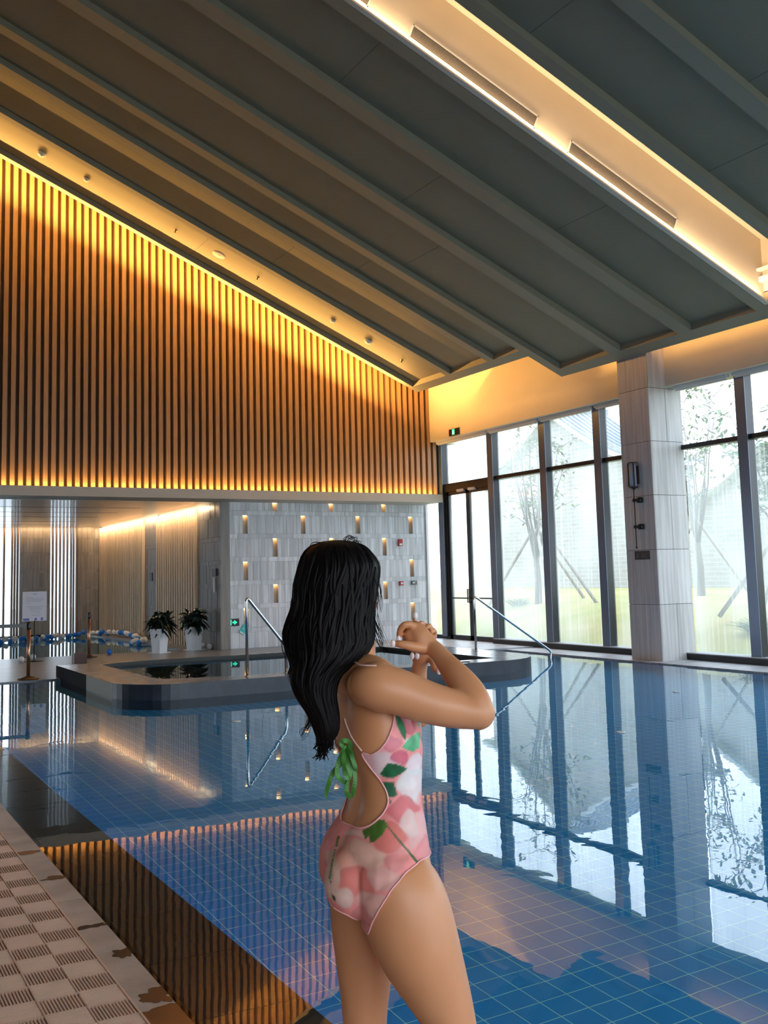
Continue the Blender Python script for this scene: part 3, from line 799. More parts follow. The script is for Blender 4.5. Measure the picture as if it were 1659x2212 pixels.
for k, (x, y, c, lb) in enumerate(((5.64, 21.6, m_fb, 'loose blue ball at the near edge of the paddling pool'), (3.68, 20.75, m_fw, 'loose white ball left of the sign stand foot'), (4.0, 21.25, m_fw, 'loose white ball behind the sign stand foot'), (7.84, 21.95, m_fw, 'white ball on the deck right of the right planter'), (7.86, 21.55, m_fw, 'second white ball on the deck by the dark stone corner'), (6.95, 22.6, m_fb, 'dark blue ball in the water behind the left planter'))):
    tag(MB().ball((0, 0, 0), .06, 14, 10).build('plastic_ball', c, loc=(x, y, ZD + .06 if y < 22.3 else .03)), lb, 'ball', 'loose plastic balls')

# ------------------------------------------------------------------ signs and devices
m_gon = mat('exit_green_lit', (.02, .6, .35), .4, emit=(.02, .80, .45), estr=1.1)
m_gdk = mat('sign_black', (.01, .012, .012), .3)
m_wlit = mat('exit_white_lit', (.8, .9, .85), .4, emit=(.75, 1, .9), estr=.9)
def exit_sign(name, origin, ux, w, h, label, arrow):
    """flat box sign; local x along ux, face towards -local y"""
    e = empty(name, origin, label, 'exit sign')
    e.rotation_euler = (0, 0, math.atan2(ux[1], ux[0]))
    b = MB().box(-w / 2, w / 2, 0, .03, -h / 2, h / 2).build('sign_case', m_gdk, e, bevel=.004)
    if arrow:
        MB().box(-w * .36, -w * .02, -.003, .0, -h * .38, h * .38).build('running_man_panel', m_gon, e)
        g = MB(); fy = (-.005, -.003)
        g.box(-w * .2, -w * .16, *fy, h * .18, h * .30).box(-w * .24, -w * .17, *fy, -h * .08, h * .16)
        g.box(-w * .31, -w * .24, *fy, -h * .02, h * .06).box(-w * .17, -w * .11, *fy, 0, h * .08).box(-w * .29, -w * .23, *fy, -h * .32, -h * .1).box(-w * .2, -w * .12, *fy, -h * .3, -h * .06)
        g.build('running_man', m_gdk, e)
        P = [(.04, .10), (.16, .10), (.16, .30), (.36, 0), (.16, -.30), (.16, -.10), (.04, -.10)]
        n = len(P)
        g = MB().poly([(x * w, -.004, z * h * 1.1) for x, z in P] + [(x * w, 0, z * h * 1.1) for x, z in P], [tuple(range(n))] + [(i, (i + 1) % n, n + (i + 1) % n, n + i) for i in range(n)])
        g.build('arrow', m_gon, e)
    else:
        MB().box(-w * .16, w * .10, -.003, 0, -h * .40, h * .42).build('running_man_panel', m_gon, e)
        fy = (-.005, -.003)
        MB().box(-w * .05, w * .0, *fy, h * .16, h * .28).box(-w * .07, w * .0, *fy, -h * .1, h * .13).box(-w * .1, -w * .05, *fy, -h * .34, -h * .1).box(-w * .0, w * .05, *fy, -h * .34, -h * .08).build('running_man', m_wlit, e)
    return e
exit_sign('exit_sign', (8.24, BKY - .04, .60), (1, 0), .36, .16, 'green and black exit sign with an arrow low on the stone wall', True)
exit_sign('exit_sign', (13.06, 19.37, 4.82), (0, -1), .40, .155, 'small black exit sign with a green figure on the cream bulkhead', False)
m_teal = mat('turquoise_card', (.05, .62, .62), .4)
e = empty('hanging_card', (8.52, BKY - .02, .42), 'tilted turquoise and white card on the stone wall right of the exit sign', 'card')
e.rotation_euler = (0, .6, 0)
MB().box(-.07, .07, -.006, 0, -.09, .13).build('card', m_teal, e)
MB().box(-.05, .05, -.008, -.0062, -.09, -.05).box(-.04, .0, -.008, -.0062, .02, .035).build('print', m_white, e)
m_red = mat('alarm_red', (.50, .02, .03), .35)
def device(name, x, z, w, h, m, label, cat, lower=None):
    e = empty(name, (x, BKY - .02, z), label, cat)
    MB().box(-w / 2, w / 2, -.05, .0, -h / 2, h / 2).build('case', m, e, bevel=.006)
    if lower: MB().box(-w * .35, w * .35, -.056, -.05, *lower).build('front_plate', m_white, e)
device('fire_alarm_sounder', 12.61, 2.34, .11, .17, m_red, 'red fire alarm sounder with a white lens high on the stone wall', 'fire alarm', (-.07, -.02))
device('fire_call_point', 12.61, 1.36, .10, .10, m_red, 'small red call point on the stone wall above shoulder height', 'fire alarm', (-.025, .025))
device('wall_switch', 12.94, 1.37, .09, .10, mat('grey_green_switch', (.10, .16, .17), .4), 'dark grey-green switch on the stone wall', 'switch', (-.02, .02))
device('wall_socket', 13.08, 1.37, .08, .09, m_white, 'white switch plate right beside the dark switch', 'switch')
tag(MB().box(8.93, 8.99, 13.02, 13.08, IZ, IZ + .02).build('valve_cap', m_white), 'tiny white cap on the whirlpool coping', 'cap')
e = empty('towel_dispenser', (7.93, 21.3, 1.62), 'dark wall box with a white tongue on the dark lobby stone', 'dispenser')
MB().box(-.05, 0, -.13, .13, .0, .17).build('case', m_gdk, e); MB().box(-.055, -.03, -.03, .03, -.35, -.02).build('white_strip', m_white, e)
e = empty('wall_panel', (7.93, 26.1, 1.55), 'small dark square panel on the dark stone strip between lit oak slats', 'panel')
MB().box(-.03, 0, -.14, .14, 0, .22).build('case', m_gdk, e); MB().box(-.033, -.03, -.10, .10, .03, .19).build('screen', mat('dull_grey_screen', (.10, .11, .11), .4), e)

# pillar lamp and plaque (on the face x = 12.69)
e = empty('wall_lamp', (12.69, 13.19, 2.98), 'bronze wall lamp with a long pale glass cylinder and thin rod on the pillar', 'wall lamp')
m_brz = mat('bronze_lamp', (.10, .07, .06), .3, metal=.7)
fr_ = MB().box(-.15, -.13, .062, .074, 0, .42).box(-.15, -.13, -.074, -.062, 0, .42).box(-.03, -.0, -.05, .05, .05, .37)
fr_.lathe([(.08, .415), (.08, .43)], 20, -.10, 0).lathe([(.012, -.05), (.03, -.03), (.08, -.006), (.08, .006)], 20, -.10, 0)
fr_.build('lamp_frame', m_brz, e)
MB().lathe([(.062, .005), (.062, .416)], 24, -.10, 0).build('glass_shade', mat('pale_shade', (.42, .47, .58), .25), e)
MB().lathe([(.008, -1.05), (.016, -1.06), (.016, -1.04), (.008, -1.03), (.008, -.04)], 10, -.10, 0).build('rod', m_black, e)
for z in (-.23, -.69):
    MB().tube([(-.10, 0, z), (-.06, -.03, z), (0, -.07, z)], .022, 12).ball((-.10, 0, z), .035).lathe([(.05, z - .045), (.055, z), (.05, z + .045)], 14, -.03, -.06).build('bracket', m_black, e)
e = empty('plaque', (12.69, 13.17, 1.80), 'small dark brown plaque with faint lettering on the pillar', 'plaque')
MB().box(-.008, 0, -.175, .175, -.075, .075).build('plate', mat('plaque_brown', (.018, .010, .009), .3), e)
m_faint = mat('faint_lettering', (.22, .17, .15), .5)
g = MB()
g.hexa([(-.010, .11, -.04), (-.010, .13, -.04), (-.0081, .13, -.04), (-.0081, .11, -.04), (-.010, .075, .04), (-.010, .085, .04), (-.0081, .085, .04), (-.0081, .075, .04)])
for k in range(4):
    y = .0 - k * .036
    g.box(-.0095, -.0081, y - .010, y + .010, .022, .027).box(-.0095, -.0081, y - .002, y + .002, .012, .04).box(-.0095, -.0081, y - .008, y + .008, .010, .014)
for k in range(9):
    y = .012 - k * .015
    g.box(-.0095, -.0081, y - .004, y + .004, -.028, -.012)
g.build('lettering', m_faint, e)

# roller blind cassettes under the bulkhead
bl = [(18.42, 20.40, 'above the glass door'), (16.60, 18.30, 'second from the slat wall'), (14.95, 16.50, 'third from the slat wall'), (13.60, 14.82, 'beside the pillar on its left'), (11.62, 12.78, 'beside the pillar on its right'), (9.9, 11.5, 'at the right picture edge')]
for a, b_, w in bl:
    e = empty('blind_cassette', (13.28, a, HZ), 'pale roller blind cassette under the bulkhead, ' + w, 'blind', 'blind cassettes under the bulkhead')
    MB().box(-.05, .04, 0, b_ - a, -.06, 0).build('cassette', mat('blind_pale', (.85, .82, .80), .5) if 'blind_pale' not in bpy.data.materials else bpy.data.materials['blind_pale'], e, bevel=.006)
    MB().box(-.012, .004, .02, b_ - a - .02, -.085, -.06).build('bottom_bar', m_white, e)

# ceiling devices along the low bay
def on_ceiling(name, x, y, r, h, m, label, cat, dark=False):
    e = empty(name, (x, y, cz(x, REC)), label, cat)
    e.rotation_euler = (0, math.atan(TS), 0)
    if dark:
        MB().lathe([(r, 0), (r, -.006)], 16).build('rosette', m_copper, e); MB().lathe([(r * .4, -.006), (r * .35, -h), (r * .7, -h), (r * .7, -h - .004)], 12).build('nozzle', m_gdk, e)
    else:
        MB().lathe([(r, 0), (r, -h * .4), (r * .8, -h), (r * .3, -h * 1.05)], 28).build('housing', m, e)
        MB().lathe([(r * .28, -h * 1.05), (r * .25, -h * 1.2)], 16, r * .1, 0).build('sensor_eye', m_white, e)
on_ceiling('smoke_detector', 3.47, 18.1, .085, .05, m_white, 'round white smoke detector on the glowing ceiling, leftmost', 'smoke detector')
on_ceiling('motion_sensor', 4.28, 18.1, .06, .04, m_white, 'small round white sensor right of the leftmost smoke detector', 'sensor')
on_ceiling('ceiling_speaker', 6.86, 18.1, .135, .012, m_white, 'large flat round white ceiling speaker', 'speaker')
on_ceiling('motion_sensor', 9.33, 18.1, .06, .04, m_white, 'small round white sensor nearer the windows', 'sensor')
on_ceiling('smoke_detector', 10.15, 18.1, .085, .05, m_white, 'round white smoke detector nearest the windows', 'smoke detector')
on_ceiling('sprinkler', 5.99, 18.1, .03, .05, None, 'tiny dark ceiling sprinkler left of the flat speaker', 'sprinkler', True)
on_ceiling('sprinkler', 7.68, 18.1, .03, .05, None, 'tiny dark ceiling sprinkler right of the flat speaker', 'sprinkler', True)
on_ceiling('sprinkler', 10.96, 18.1, .03, .05, None, 'tiny dark ceiling sprinkler nearest the windows', 'sprinkler', True)

# ventilation grilles on the trough wall
def grille(x0, x1, label):
    xm = (x0 + x1) / 2; L = (x1 - x0) * math.sqrt(1 + TS * TS)
    e = empty('air_grille', (xm, 10.03, cz(xm, .235)), label, 'air grille', 'air grilles in the lit trough')
    e.rotation_euler = (0, math.atan(TS), 0)
    h = .105; L /= 2; w = .018
    MB().box(-L, L, -.014, 0, h - w, h).box(-L, L, -.014, 0, -h, -h + w).box(-L, -L + w, -.014, 0, -h, h).box(L - w, L, -.014, 0, -h, h).build('frame', m_white, e)
    MB().box(-L + w, L - w, -.003, 0, -h + w, h - w).build('duct_opening', mat('duct_dark', (.10, .07, .05), .7) if 'duct_dark' not in bpy.data.materials else bpy.data.materials['duct_dark'], e)
    g = MB(); n = 9; p = (2 * h - 2 * w) / n
    for i in range(n):
        z = -h + w + (i + .3) * p
        g.hexa([(-L + w, -.013, z - .001), (L - w, -.013, z - .001), (L - w, -.004, z + .006), (-L + w, -.004, z + .006), (-L + w, -.013, z + .002), (L - w, -.013, z + .002), (L - w, -.004, z + .009), (-L + w, -.004, z + .009)])
    g.build('louvre', m_white, e)
grille(6.33, 8.22, 'long slotted air grille in the lit trough, middle one')
grille(8.75, 10.62, 'long slotted air grille in the lit trough, nearest the windows')
grille(3.9, 5.77, 'long slotted air grille cut by the top picture edge')

# ------------------------------------------------------------------ garden outside
def roof_house(name, label, x0, x1, y0, y1, zb, zw, ridge_axis, over, zr):
    e = empty(name, ((x0 + x1) / 2, (y0 + y1) / 2, zb), label, 'building')
    cx, cy_ = (x1 - x0) / 2, (y1 - y0) / 2
    H_ = zw - zb; R_ = zr - zb
    g = MB().box(-cx, cx, -cy_, cy_, -.6, H_)
    # gable end facing the pool
    if ridge_axis == 'x':
        g.poly([(-cx, -cy_, H_), (-cx, cy_, H_), (-cx, 0, R_), (cx, -cy_, H_), (cx, cy_, H_), (cx, 0, R_)], [(0, 2, 1), (3, 4, 5)])
    g.build('brick_wall', m_brick, e)
    g = MB(); gt = MB()
    n = 10
    def prof(t):  # from ridge to eave with an upturned sweep
        return (t * (cy_ + over), R_ + .12 - (R_ - H_ + .35) * (1 - (1 - t) ** 1.45))
    for s in (-1, 1):
        for i in range(n):
            (a, za), (b, zb_) = prof(i / n), prof((i + 1) / n)
            X0, X1 = -cx - over, cx + over
            g.hexa([(X0, s * a, za), (X1, s * a, za), (X1, s * b, zb_), (X0, s * b, zb_), (X0, s * a, za + .14), (X1, s * a, za + .14), (X1, s * b, zb_ + .14), (X0, s * b, zb_ + .14)])
            k = X0 + .1
            while k < X1:
                gt.hexa([(k, s * a, za + .14), (k + .09, s * a, za + .14), (k + .09, s * b, zb_ + .14), (k, s * b, zb_ + .14), (k, s * a, za + .21), (k + .09, s * a, za + .21), (k + .09, s * b, zb_ + .21), (k, s * b, zb_ + .21)]); k += .28
    r = g.build('roof', mat('roof_edge_grey', (.50, .53, .56), .6) if 'roof_edge_grey' not in bpy.data.materials else bpy.data.materials['roof_edge_grey'], e)
    gt.build('tile_ridges', m_roof, r)
    MB().box(-cx - over, cx + over, -.12, .12, R_ + .2, R_ + .42).build('ridge_cap', m_roof, e)
    return e
roof_house('garden_house', 'pale brick house with a blue-grey tiled roof seen through the left windows', 24, 26.2, 24.6, 33.5, .9, 5.2, 'x', .35, 7.2)
roof_house('garden_house', 'pale brick house with a white gable seen through the right window', 24.2, 27, 16, 23.4, .9, 3.4, 'x', .35, 5.0)

m_bark = mat('tree_bark', (.16, .12, .09), .85, noise_amt=.3, nscale=(10, 10, 2))
m_pole = mat('support_pole', (.36, .31, .26), .8, noise_amt=.3, nscale=(20, 20, 2))
m_gl1 = mat('spring_leaf', (.16, .24, .06), .7, noise_amt=.4, nscale=(3, 3, 3))
m_gl2 = mat('fresh_green_leaf', (.07, .26, .04), .7, noise_amt=.4, nscale=(3, 3, 3))
def tree(x, y, z0, h, seed, label, dens, leafm, poles, wide=1.0, nst=13):
    R = random.Random(seed)
    e = empty('young_tree', (x, y, z0), label, 'tree')
    g = MB(); lf = MB()
    fork = h * .26
    g.tube([(0, 0, -.2), (.03, 0, fork * .5), (0, .02, fork)], [.11, .085, .075], 9)
    for k in range(nst):
        a = 2 * PI * k / nst + R.uniform(-.3, .3); sp = R.uniform(.3, 1.05) * wide; top = h * R.uniform(.7, 1)
        pts = [Vector((0, .02, fork * R.uniform(.75, 1)))]
        for t in (.2, .4, .6, .8, 1):
            pts.append(Vector((math.cos(a) * sp * t ** .8 + R.uniform(-.05, .05), math.sin(a) * sp * t ** .8 + R.uniform(-.05, .05), fork + (top - fork) * t)))
        g.tube(pts, [.035, .028, .022, .016, .011, .005], 6)
        for j in range(6):
            b0 = pts[R.randint(2, 5)]; q = R.uniform(0, 2 * PI); L = R.uniform(.3, .7)
            b1 = b0 + Vector((math.cos(q) * L, math.sin(q) * L, L * R.uniform(.2, .9)))
            g.tube([b0, b0.lerp(b1, .5) + Vector((0, 0, .04)), b1], [.010, .007, .003], 5)
            for m_ in range(dens):
                c = b0.lerp(b1, R.uniform(.3, 1.1)) + Vector((R.uniform(-.14, .14), R.uniform(-.14, .14), R.uniform(-.14, .14)))
                leaf(lf, c, (R.uniform(-1, 1), R.uniform(-1, 1), R.uniform(-.6, .8)), R.uniform(.10, .17), R.uniform(.06, .09), .1)
    g.build('trunk', m_bark, e)
    lf.build('foliage', leafm, e)
    for (dx, dy, ht) in poles:
        s = empty_pole = MB().tube([(dx, dy, -.1), (dx * .04, dy * .04, ht)], [.045, .038], 9)
        s.build('support_pole', m_pole, e)
tree(17.3, 21.9, .70, 4.9, 2, 'bare-branched young tree with support poles left of the pillar', 5, m_gl1, [(-.6, 1.5, 2.0), (-.7, -1.5, 2.1), (1.5, -.3, 2.0), (.3, -2.1, 2.3)], .95)
tree(19.5, 18.3, .9, 5.0, 12, 'young tree with thin foliage behind the window edge beside the pillar', 7, m_gl1, [(-.8, 1.1, 1.8), (.9, -.8, 1.8)], .8, 9)
tree(17.2, 13.6, .70, 4.2, 5, 'leafy green young tree behind the pane right of the pillar', 16, m_gl2, [(-1.3, .9, 1.9), (-1.1, .1, 1.9), (.6, -1.4, 1.9)], 1.15)
tree(17.4, 10.2, .7, 4.8, 9, 'leafy young tree at the right picture edge', 16, m_gl2, [(-1.0, .7, 1.8)], 1.2)
m_rock = mat('garden_rock', (.30, .31, .32), .8, noise_amt=.5, nscale=(3, 3, 3), bump=.6, bscale=(8, 8, 8))
for k, (x, y, z, r, lb) in enumerate(((16.6, 12.75, .55, .36, 'grey garden rock at the foot of the green tree'), (15.4, 12.15, .3, .24, 'low grey rock close to the right window'))):
    g = MB(); g.ball((0, 0, 0), r, 20, 14)
    for i, v in enumerate(g.v):
        q = Vector(v); f = 1 + .35 * noise.noise(q * 3.2 + Vector((k, 0, 0))) + .15 * noise.noise(q * 9); g.v[i] = (q.x * f * 1.2, q.y * f, q.z * f * .8)
    tag(g.build('garden_rock', m_rock, loc=(x, y, z)), lb, 'rock')
def tuft(x, y, z, r, n, seed, m, label):
    R = random.Random(seed); g = MB()
    for i in range(n):
        a = R.uniform(0, 2 * PI); q = R.uniform(0, r * .6)
        leaf(g, (math.cos(a) * q, math.sin(a) * q, 0), (math.cos(a) * .8, math.sin(a) * .8, R.uniform(.5, 1.6)), R.uniform(.25, .5) * r / .3, .022, .35)
    tag(g.build('grass_clump', m, loc=(x, y, z)), label, 'plant')
tuft(15.6, 13.3, .32, .34, 150, 3, m_gl2, 'bright green grass clump in front of the garden rock')
tuft(17.0, 22.4, .66, .3, 90, 4, m_gl1, 'small shrub at the foot of the bare-branched tree')
# dead leaves / white discs floating on the pool
for k, (x, y, lb) in enumerate(((4.15, 10.55, 'pale disc floating on the water in front of the whirlpool'), (9.75, 9.65, 'pale disc floating in the pillar reflection'), (6.92, 7.6, 'pale disc floating right of the pillar reflection'))):
    tag(MB().lathe([(.045, 0.0), (.05, .006), (.03, .010)], 20).build('floating_disc', m_white, loc=(x, y, .001)), lb, 'disc')
# ------------------------------------------------------------------ the woman: measured sections, metres in her own frame (x right, y away, z up)
P_ROOT = (1.1853, 2.0234, 0.0); P_RZ = -0.52991
TORSO = [(-0.0835, 0.02, 1.3263, 0.0416, 0.0219, 0.663), (-0.08, 0.0, 1.3135, 0.075, 0.0375, 0.663), (-0.0761, -0.01, 1.2907, 0.0876, 0.0461, 0.663), (-0.0706, -0.01, 1.2597, 0.0943, 0.0539, 0.646), (-0.0591, -0.005, 1.223, 0.1023, 0.0682, 0.628), (-0.0506, 0, 1.1914, 0.1066, 0.079, 0.611), (-0.045, 0, 1.1658, 0.108, 0.0831, 0.611), (-0.0391, 0, 1.1351, 0.0998, 0.0768, 0.611), (-0.033, 0, 1.1045, 0.0924, 0.07, 0.611), (-0.0335, 0, 1.069, 0.0916, 0.0678, 0.611), (-0.036, 0, 1.0336, 0.0969, 0.0702, 0.611), (-0.0415, 0, 1.0034, 0.111, 0.0781, 0.593), (-0.0506, 0, 0.9734, 0.1276, 0.088, 0.593), (-0.0583, 0, 0.9384, 0.1416, 0.0998, 0.576), (-0.0593, 0, 0.8984, 0.148, 0.1057, 0.576), (-0.053, 0, 0.8636, 0.1467, 0.1087, 0.559), (-0.042, 0, 0.8337, 0.1333, 0.0987, 0.559), (-0.0333, 0, 0.809, 0.1069, 0.0822, 0.559)]
LEG_NEAR = [(-0.023, -0.075, 0.8898, 0.0871), (-0.0012, -0.08, 0.8528, 0.0931), (0.0133, -0.08, 0.8051, 0.0952), (0.0333, -0.08, 0.7481, 0.0889), (0.0574, -0.07, 0.6878, 0.0769), (0.0797, -0.06, 0.632, 0.0647), (0.0942, -0.055, 0.5858, 0.0565), (0.1044, -0.05, 0.5292, 0.0524), (0.1088, -0.04, 0.4686, 0.0495), (0.1069, -0.02, 0.3748, 0.052), (0.0986, 0.0, 0.2708, 0.0428), (0.0882, 0.01, 0.1812, 0.0323), (0.0823, 0.01, 0.1254, 0.029), (0.0785, 0.01, 0.07, 0.029)]
LEG_FAR = [(-0.078, 0.085, 0.8444, 0.0888), (-0.0848, 0.09, 0.7915, 0.0845), (-0.0903, 0.09, 0.7403, 0.0756), (-0.0908, 0.09, 0.6791, 0.0678), (-0.0912, 0.09, 0.6182, 0.06), (-0.0924, 0.09, 0.5677, 0.0534), (-0.0935, 0.09, 0.5255, 0.05), (-0.0948, 0.09, 0.4725, 0.0478), (-0.098, 0.09, 0.4277, 0.0456), (-0.1046, 0.1, 0.3436, 0.0469), (-0.1052, 0.12, 0.2542, 0.0383), (-0.1042, 0.15, 0.1586, 0.0296), (-0.1016, 0.16, 0.1032, 0.0275), (-0.1009, 0.16, 0.0436, 0.0275)]
ARM_NEAR = [(-0.067, -0.1, 1.3032, 0.0451), (-0.0444, -0.12, 1.3059, 0.0508), (-0.0216, -0.125, 1.3002, 0.0497), (0.011, -0.12, 1.2893, 0.0488), (0.0474, -0.115, 1.2744, 0.0468), (0.087, -0.11, 1.2614, 0.0439), (0.127, -0.1, 1.2507, 0.041), (0.16, -0.095, 1.2437, 0.037), (0.1783, -0.09, 1.2408, 0.035)]
FORE_NEAR = [(0.1762, -0.09, 1.2398, 0.036), (0.1674, -0.085, 1.262, 0.0372), (0.1572, -0.07, 1.2813, 0.0374), (0.1467, -0.055, 1.2988, 0.0345), (0.1323, -0.035, 1.3194, 0.0295), (0.1157, -0.01, 1.3399, 0.0245), (0.1006, 0.01, 1.3593, 0.0204), (0.0889, 0.025, 1.371, 0.02)]
ARM_FAR = [(-0.1739, 0.13, 1.285, 0.0475), (-0.1317, 0.17, 1.2668, 0.0482), (-0.0766, 0.2, 1.2424, 0.0442), (-0.0204, 0.23, 1.2187, 0.04), (0.0253, 0.25, 1.1984, 0.0355), (0.0507, 0.255, 1.1917, 0.0332)]
FORE_FAR = [(0.0507, 0.255, 1.1917, 0.0332), (0.0527, 0.24, 1.2333, 0.0307), (0.0535, 0.22, 1.2751, 0.0234), (0.0563, 0.205, 1.3048, 0.0198), (0.0614, 0.195, 1.3303, 0.0186)]
NECK = [(-0.0924, 0.0, 1.3241, 0.045), (-0.0879, 0.005, 1.3444, 0.0408), (-0.0832, 0.01, 1.3669, 0.0376), (-0.0837, 0.015, 1.3981, 0.0388), (-0.0904, 0.015, 1.4298, 0.0409)]
PALM_NEAR = [(0.087, 0.03, 1.3728, 0.0184), (0.0727, 0.035, 1.3854, 0.0217), (0.0583, 0.04, 1.3981, 0.025), (0.048, 0.045, 1.4107, 0.0229)]
PALM_NEAR_B = [(0.087, 0.03, 1.3728, 0.0163), (0.065, 0.035, 1.3771, 0.0196), (0.0472, 0.04, 1.3856, 0.0196), (0.0348, 0.04, 1.4028, 0.0152)]
FING_NEAR = [[(0.0524, 0.04, 1.4173, 0.0093), (0.0375, 0.03, 1.4266, 0.0092), (0.0225, 0.025, 1.4271, 0.0087), (0.0115, 0.03, 1.4144, 0.0078), (0.0089, 0.04, 1.3969, 0.0065)], [(0.0634, 0.055, 1.4142, 0.0093), (0.051, 0.06, 1.4259, 0.0091), (0.0338, 0.07, 1.4237, 0.0086), (0.0225, 0.08, 1.4072, 0.0078), (0.0232, 0.08, 1.3921, 0.0066)], [(0.0721, 0.065, 1.4049, 0.0088), (0.0623, 0.085, 1.4191, 0.0087), (0.0439, 0.1, 1.4177, 0.0082), (0.0336, 0.105, 1.4012, 0.0074), (0.0353, 0.1, 1.3863, 0.0063)], [(0.0781, 0.06, 1.3944, 0.0081), (0.0707, 0.09, 1.4057, 0.0078), (0.0548, 0.11, 1.4071, 0.0072), (0.0457, 0.115, 1.3928, 0.0065), (0.0474, 0.11, 1.381, 0.0056)]]
THUMB_NEAR = [(0.0612, 0.02, 1.374, 0.013), (0.0421, 0.01, 1.3782, 0.0118), (0.0231, 0.005, 1.383, 0.0102), (0.0084, 0.005, 1.3854, 0.0088), (-0.0021, 0.01, 1.3863, 0.007)]
PALM_FAR = [(0.0613, 0.195, 1.328, 0.0186), (0.0651, 0.19, 1.3452, 0.0232), (0.07, 0.185, 1.3623, 0.0254), (0.0726, 0.18, 1.3761, 0.0231)]
PALM_FAR_B = [(0.0613, 0.195, 1.328, 0.0174), (0.0572, 0.19, 1.3465, 0.0197), (0.0576, 0.185, 1.3626, 0.0196)]
FING_FAR = [[(0.0575, 0.17, 1.3725, 0.0086), (0.0512, 0.16, 1.3956, 0.0082), (0.0494, 0.15, 1.4162, 0.0075), (0.0485, 0.14, 1.4322, 0.0059), (0.0499, 0.14, 1.4422, 0.0034)], [(0.0682, 0.18, 1.3795, 0.0086), (0.0667, 0.18, 1.4054, 0.0083), (0.0691, 0.17, 1.4193, 0.0078), (0.0632, 0.155, 1.4246, 0.0068), (0.0583, 0.145, 1.4185, 0.0057)], [(0.0798, 0.19, 1.3775, 0.0087), (0.0839, 0.19, 1.4022, 0.0083), (0.0862, 0.18, 1.4117, 0.0076), (0.0835, 0.165, 1.417, 0.0069), (0.0775, 0.155, 1.4132, 0.0057)], [(0.0887, 0.195, 1.368, 0.0081), (0.0963, 0.195, 1.3904, 0.0077), (0.0975, 0.19, 1.3997, 0.0069), (0.0948, 0.175, 1.4051, 0.0062), (0.0887, 0.165, 1.4013, 0.0053)]]
THUMB_FAR = [(0.0718, 0.19, 1.3395, 0.0116), (0.0848, 0.175, 1.3371, 0.0104), (0.0917, 0.16, 1.326, 0.0092), (0.0932, 0.15, 1.3158, 0.0082), (0.1006, 0.145, 1.3106, 0.007)]
NAILS = [(0.0077, 0.028, 1.3945), (0.0219, 0.07, 1.3895), (-0.0053, 0.002, 1.3869), (0.0499, 0.138, 1.4434), (0.0397, 0.165, 1.3454), (0.052, 0.165, 1.3451), (0.1026, 0.14, 1.3099)]
HEAD = (-0.1155, 0.0, 1.5195)
HAIR = [(-0.1292, 0.0, 1.6251, 0.0118, 0.012), (-0.1294, 0.0, 1.6208, 0.0397, 0.045), (-0.1263, 0.0, 1.6111, 0.0622, 0.075), (-0.1257, -0.0, 1.5951, 0.0781, 0.095), (-0.123, -0.0, 1.5737, 0.0898, 0.105), (-0.1251, -0.0, 1.5526, 0.0945, 0.11), (-0.1316, -0.0, 1.5241, 0.096, 0.112), (-0.1354, -0.0, 1.4946, 0.0948, 0.112), (-0.1399, -0.005, 1.4684, 0.0945, 0.108), (-0.1465, -0.01, 1.4425, 0.0974, 0.105), (-0.1502, -0.02, 1.4171, 0.1006, 0.1), (-0.1506, -0.03, 1.3918, 0.0974, 0.098), (-0.1553, -0.045, 1.3672, 0.0842, 0.09), (-0.1649, -0.06, 1.3482, 0.0672, 0.075), (-0.1755, -0.075, 1.3295, 0.0553, 0.062), (-0.1798, -0.085, 1.3055, 0.0474, 0.052), (-0.1753, -0.09, 1.2811, 0.0396, 0.045), (-0.1652, -0.09, 1.256, 0.0329, 0.04), (-0.1581, -0.09, 1.2311, 0.0284, 0.034), (-0.1555, -0.09, 1.2064, 0.0232, 0.028), (-0.1583, -0.09, 1.1896, 0.0156, 0.02), (-0.1673, -0.09, 1.1749, 0.004, 0.006)]
SUIT_POLY = [(-0.0067, 1.2622), (-0.0098, 1.2225), (-0.0164, 1.2028), (-0.026, 1.1832), (-0.0406, 1.1666), (-0.06, 1.1561), (-0.0801, 1.1613), (-0.0734, 1.1464), (-0.0617, 1.1295), (-0.05, 1.1146), (-0.0383, 1.0988), (-0.0297, 1.083), (-0.0251, 1.0693), (-0.0244, 1.0557), (-0.0278, 1.044), (-0.0361, 1.0305), (-0.0464, 1.0199), (-0.0598, 1.0083), (-0.0709, 1.0026), (-0.0851, 0.997), (-0.1002, 0.9952), (-0.1132, 0.9963), (-0.1211, 1.0041), (-0.1249, 1.0139), (-0.1227, 1.0216), (-0.1747, 1.0378), (-0.2254, 1.0286), (-0.2282, 0.8687), (-0.1821, 0.8684), (-0.1634, 0.8539), (-0.1408, 0.8365), (-0.1171, 0.8287), (-0.0946, 0.8114), (-0.0722, 0.7932), (-0.0614, 0.8274), (-0.0457, 0.8588), (-0.0218, 0.8951), (0.0088, 0.9236), (0.0381, 0.9369), (0.0928, 0.9393), (0.1034, 1.2604)]
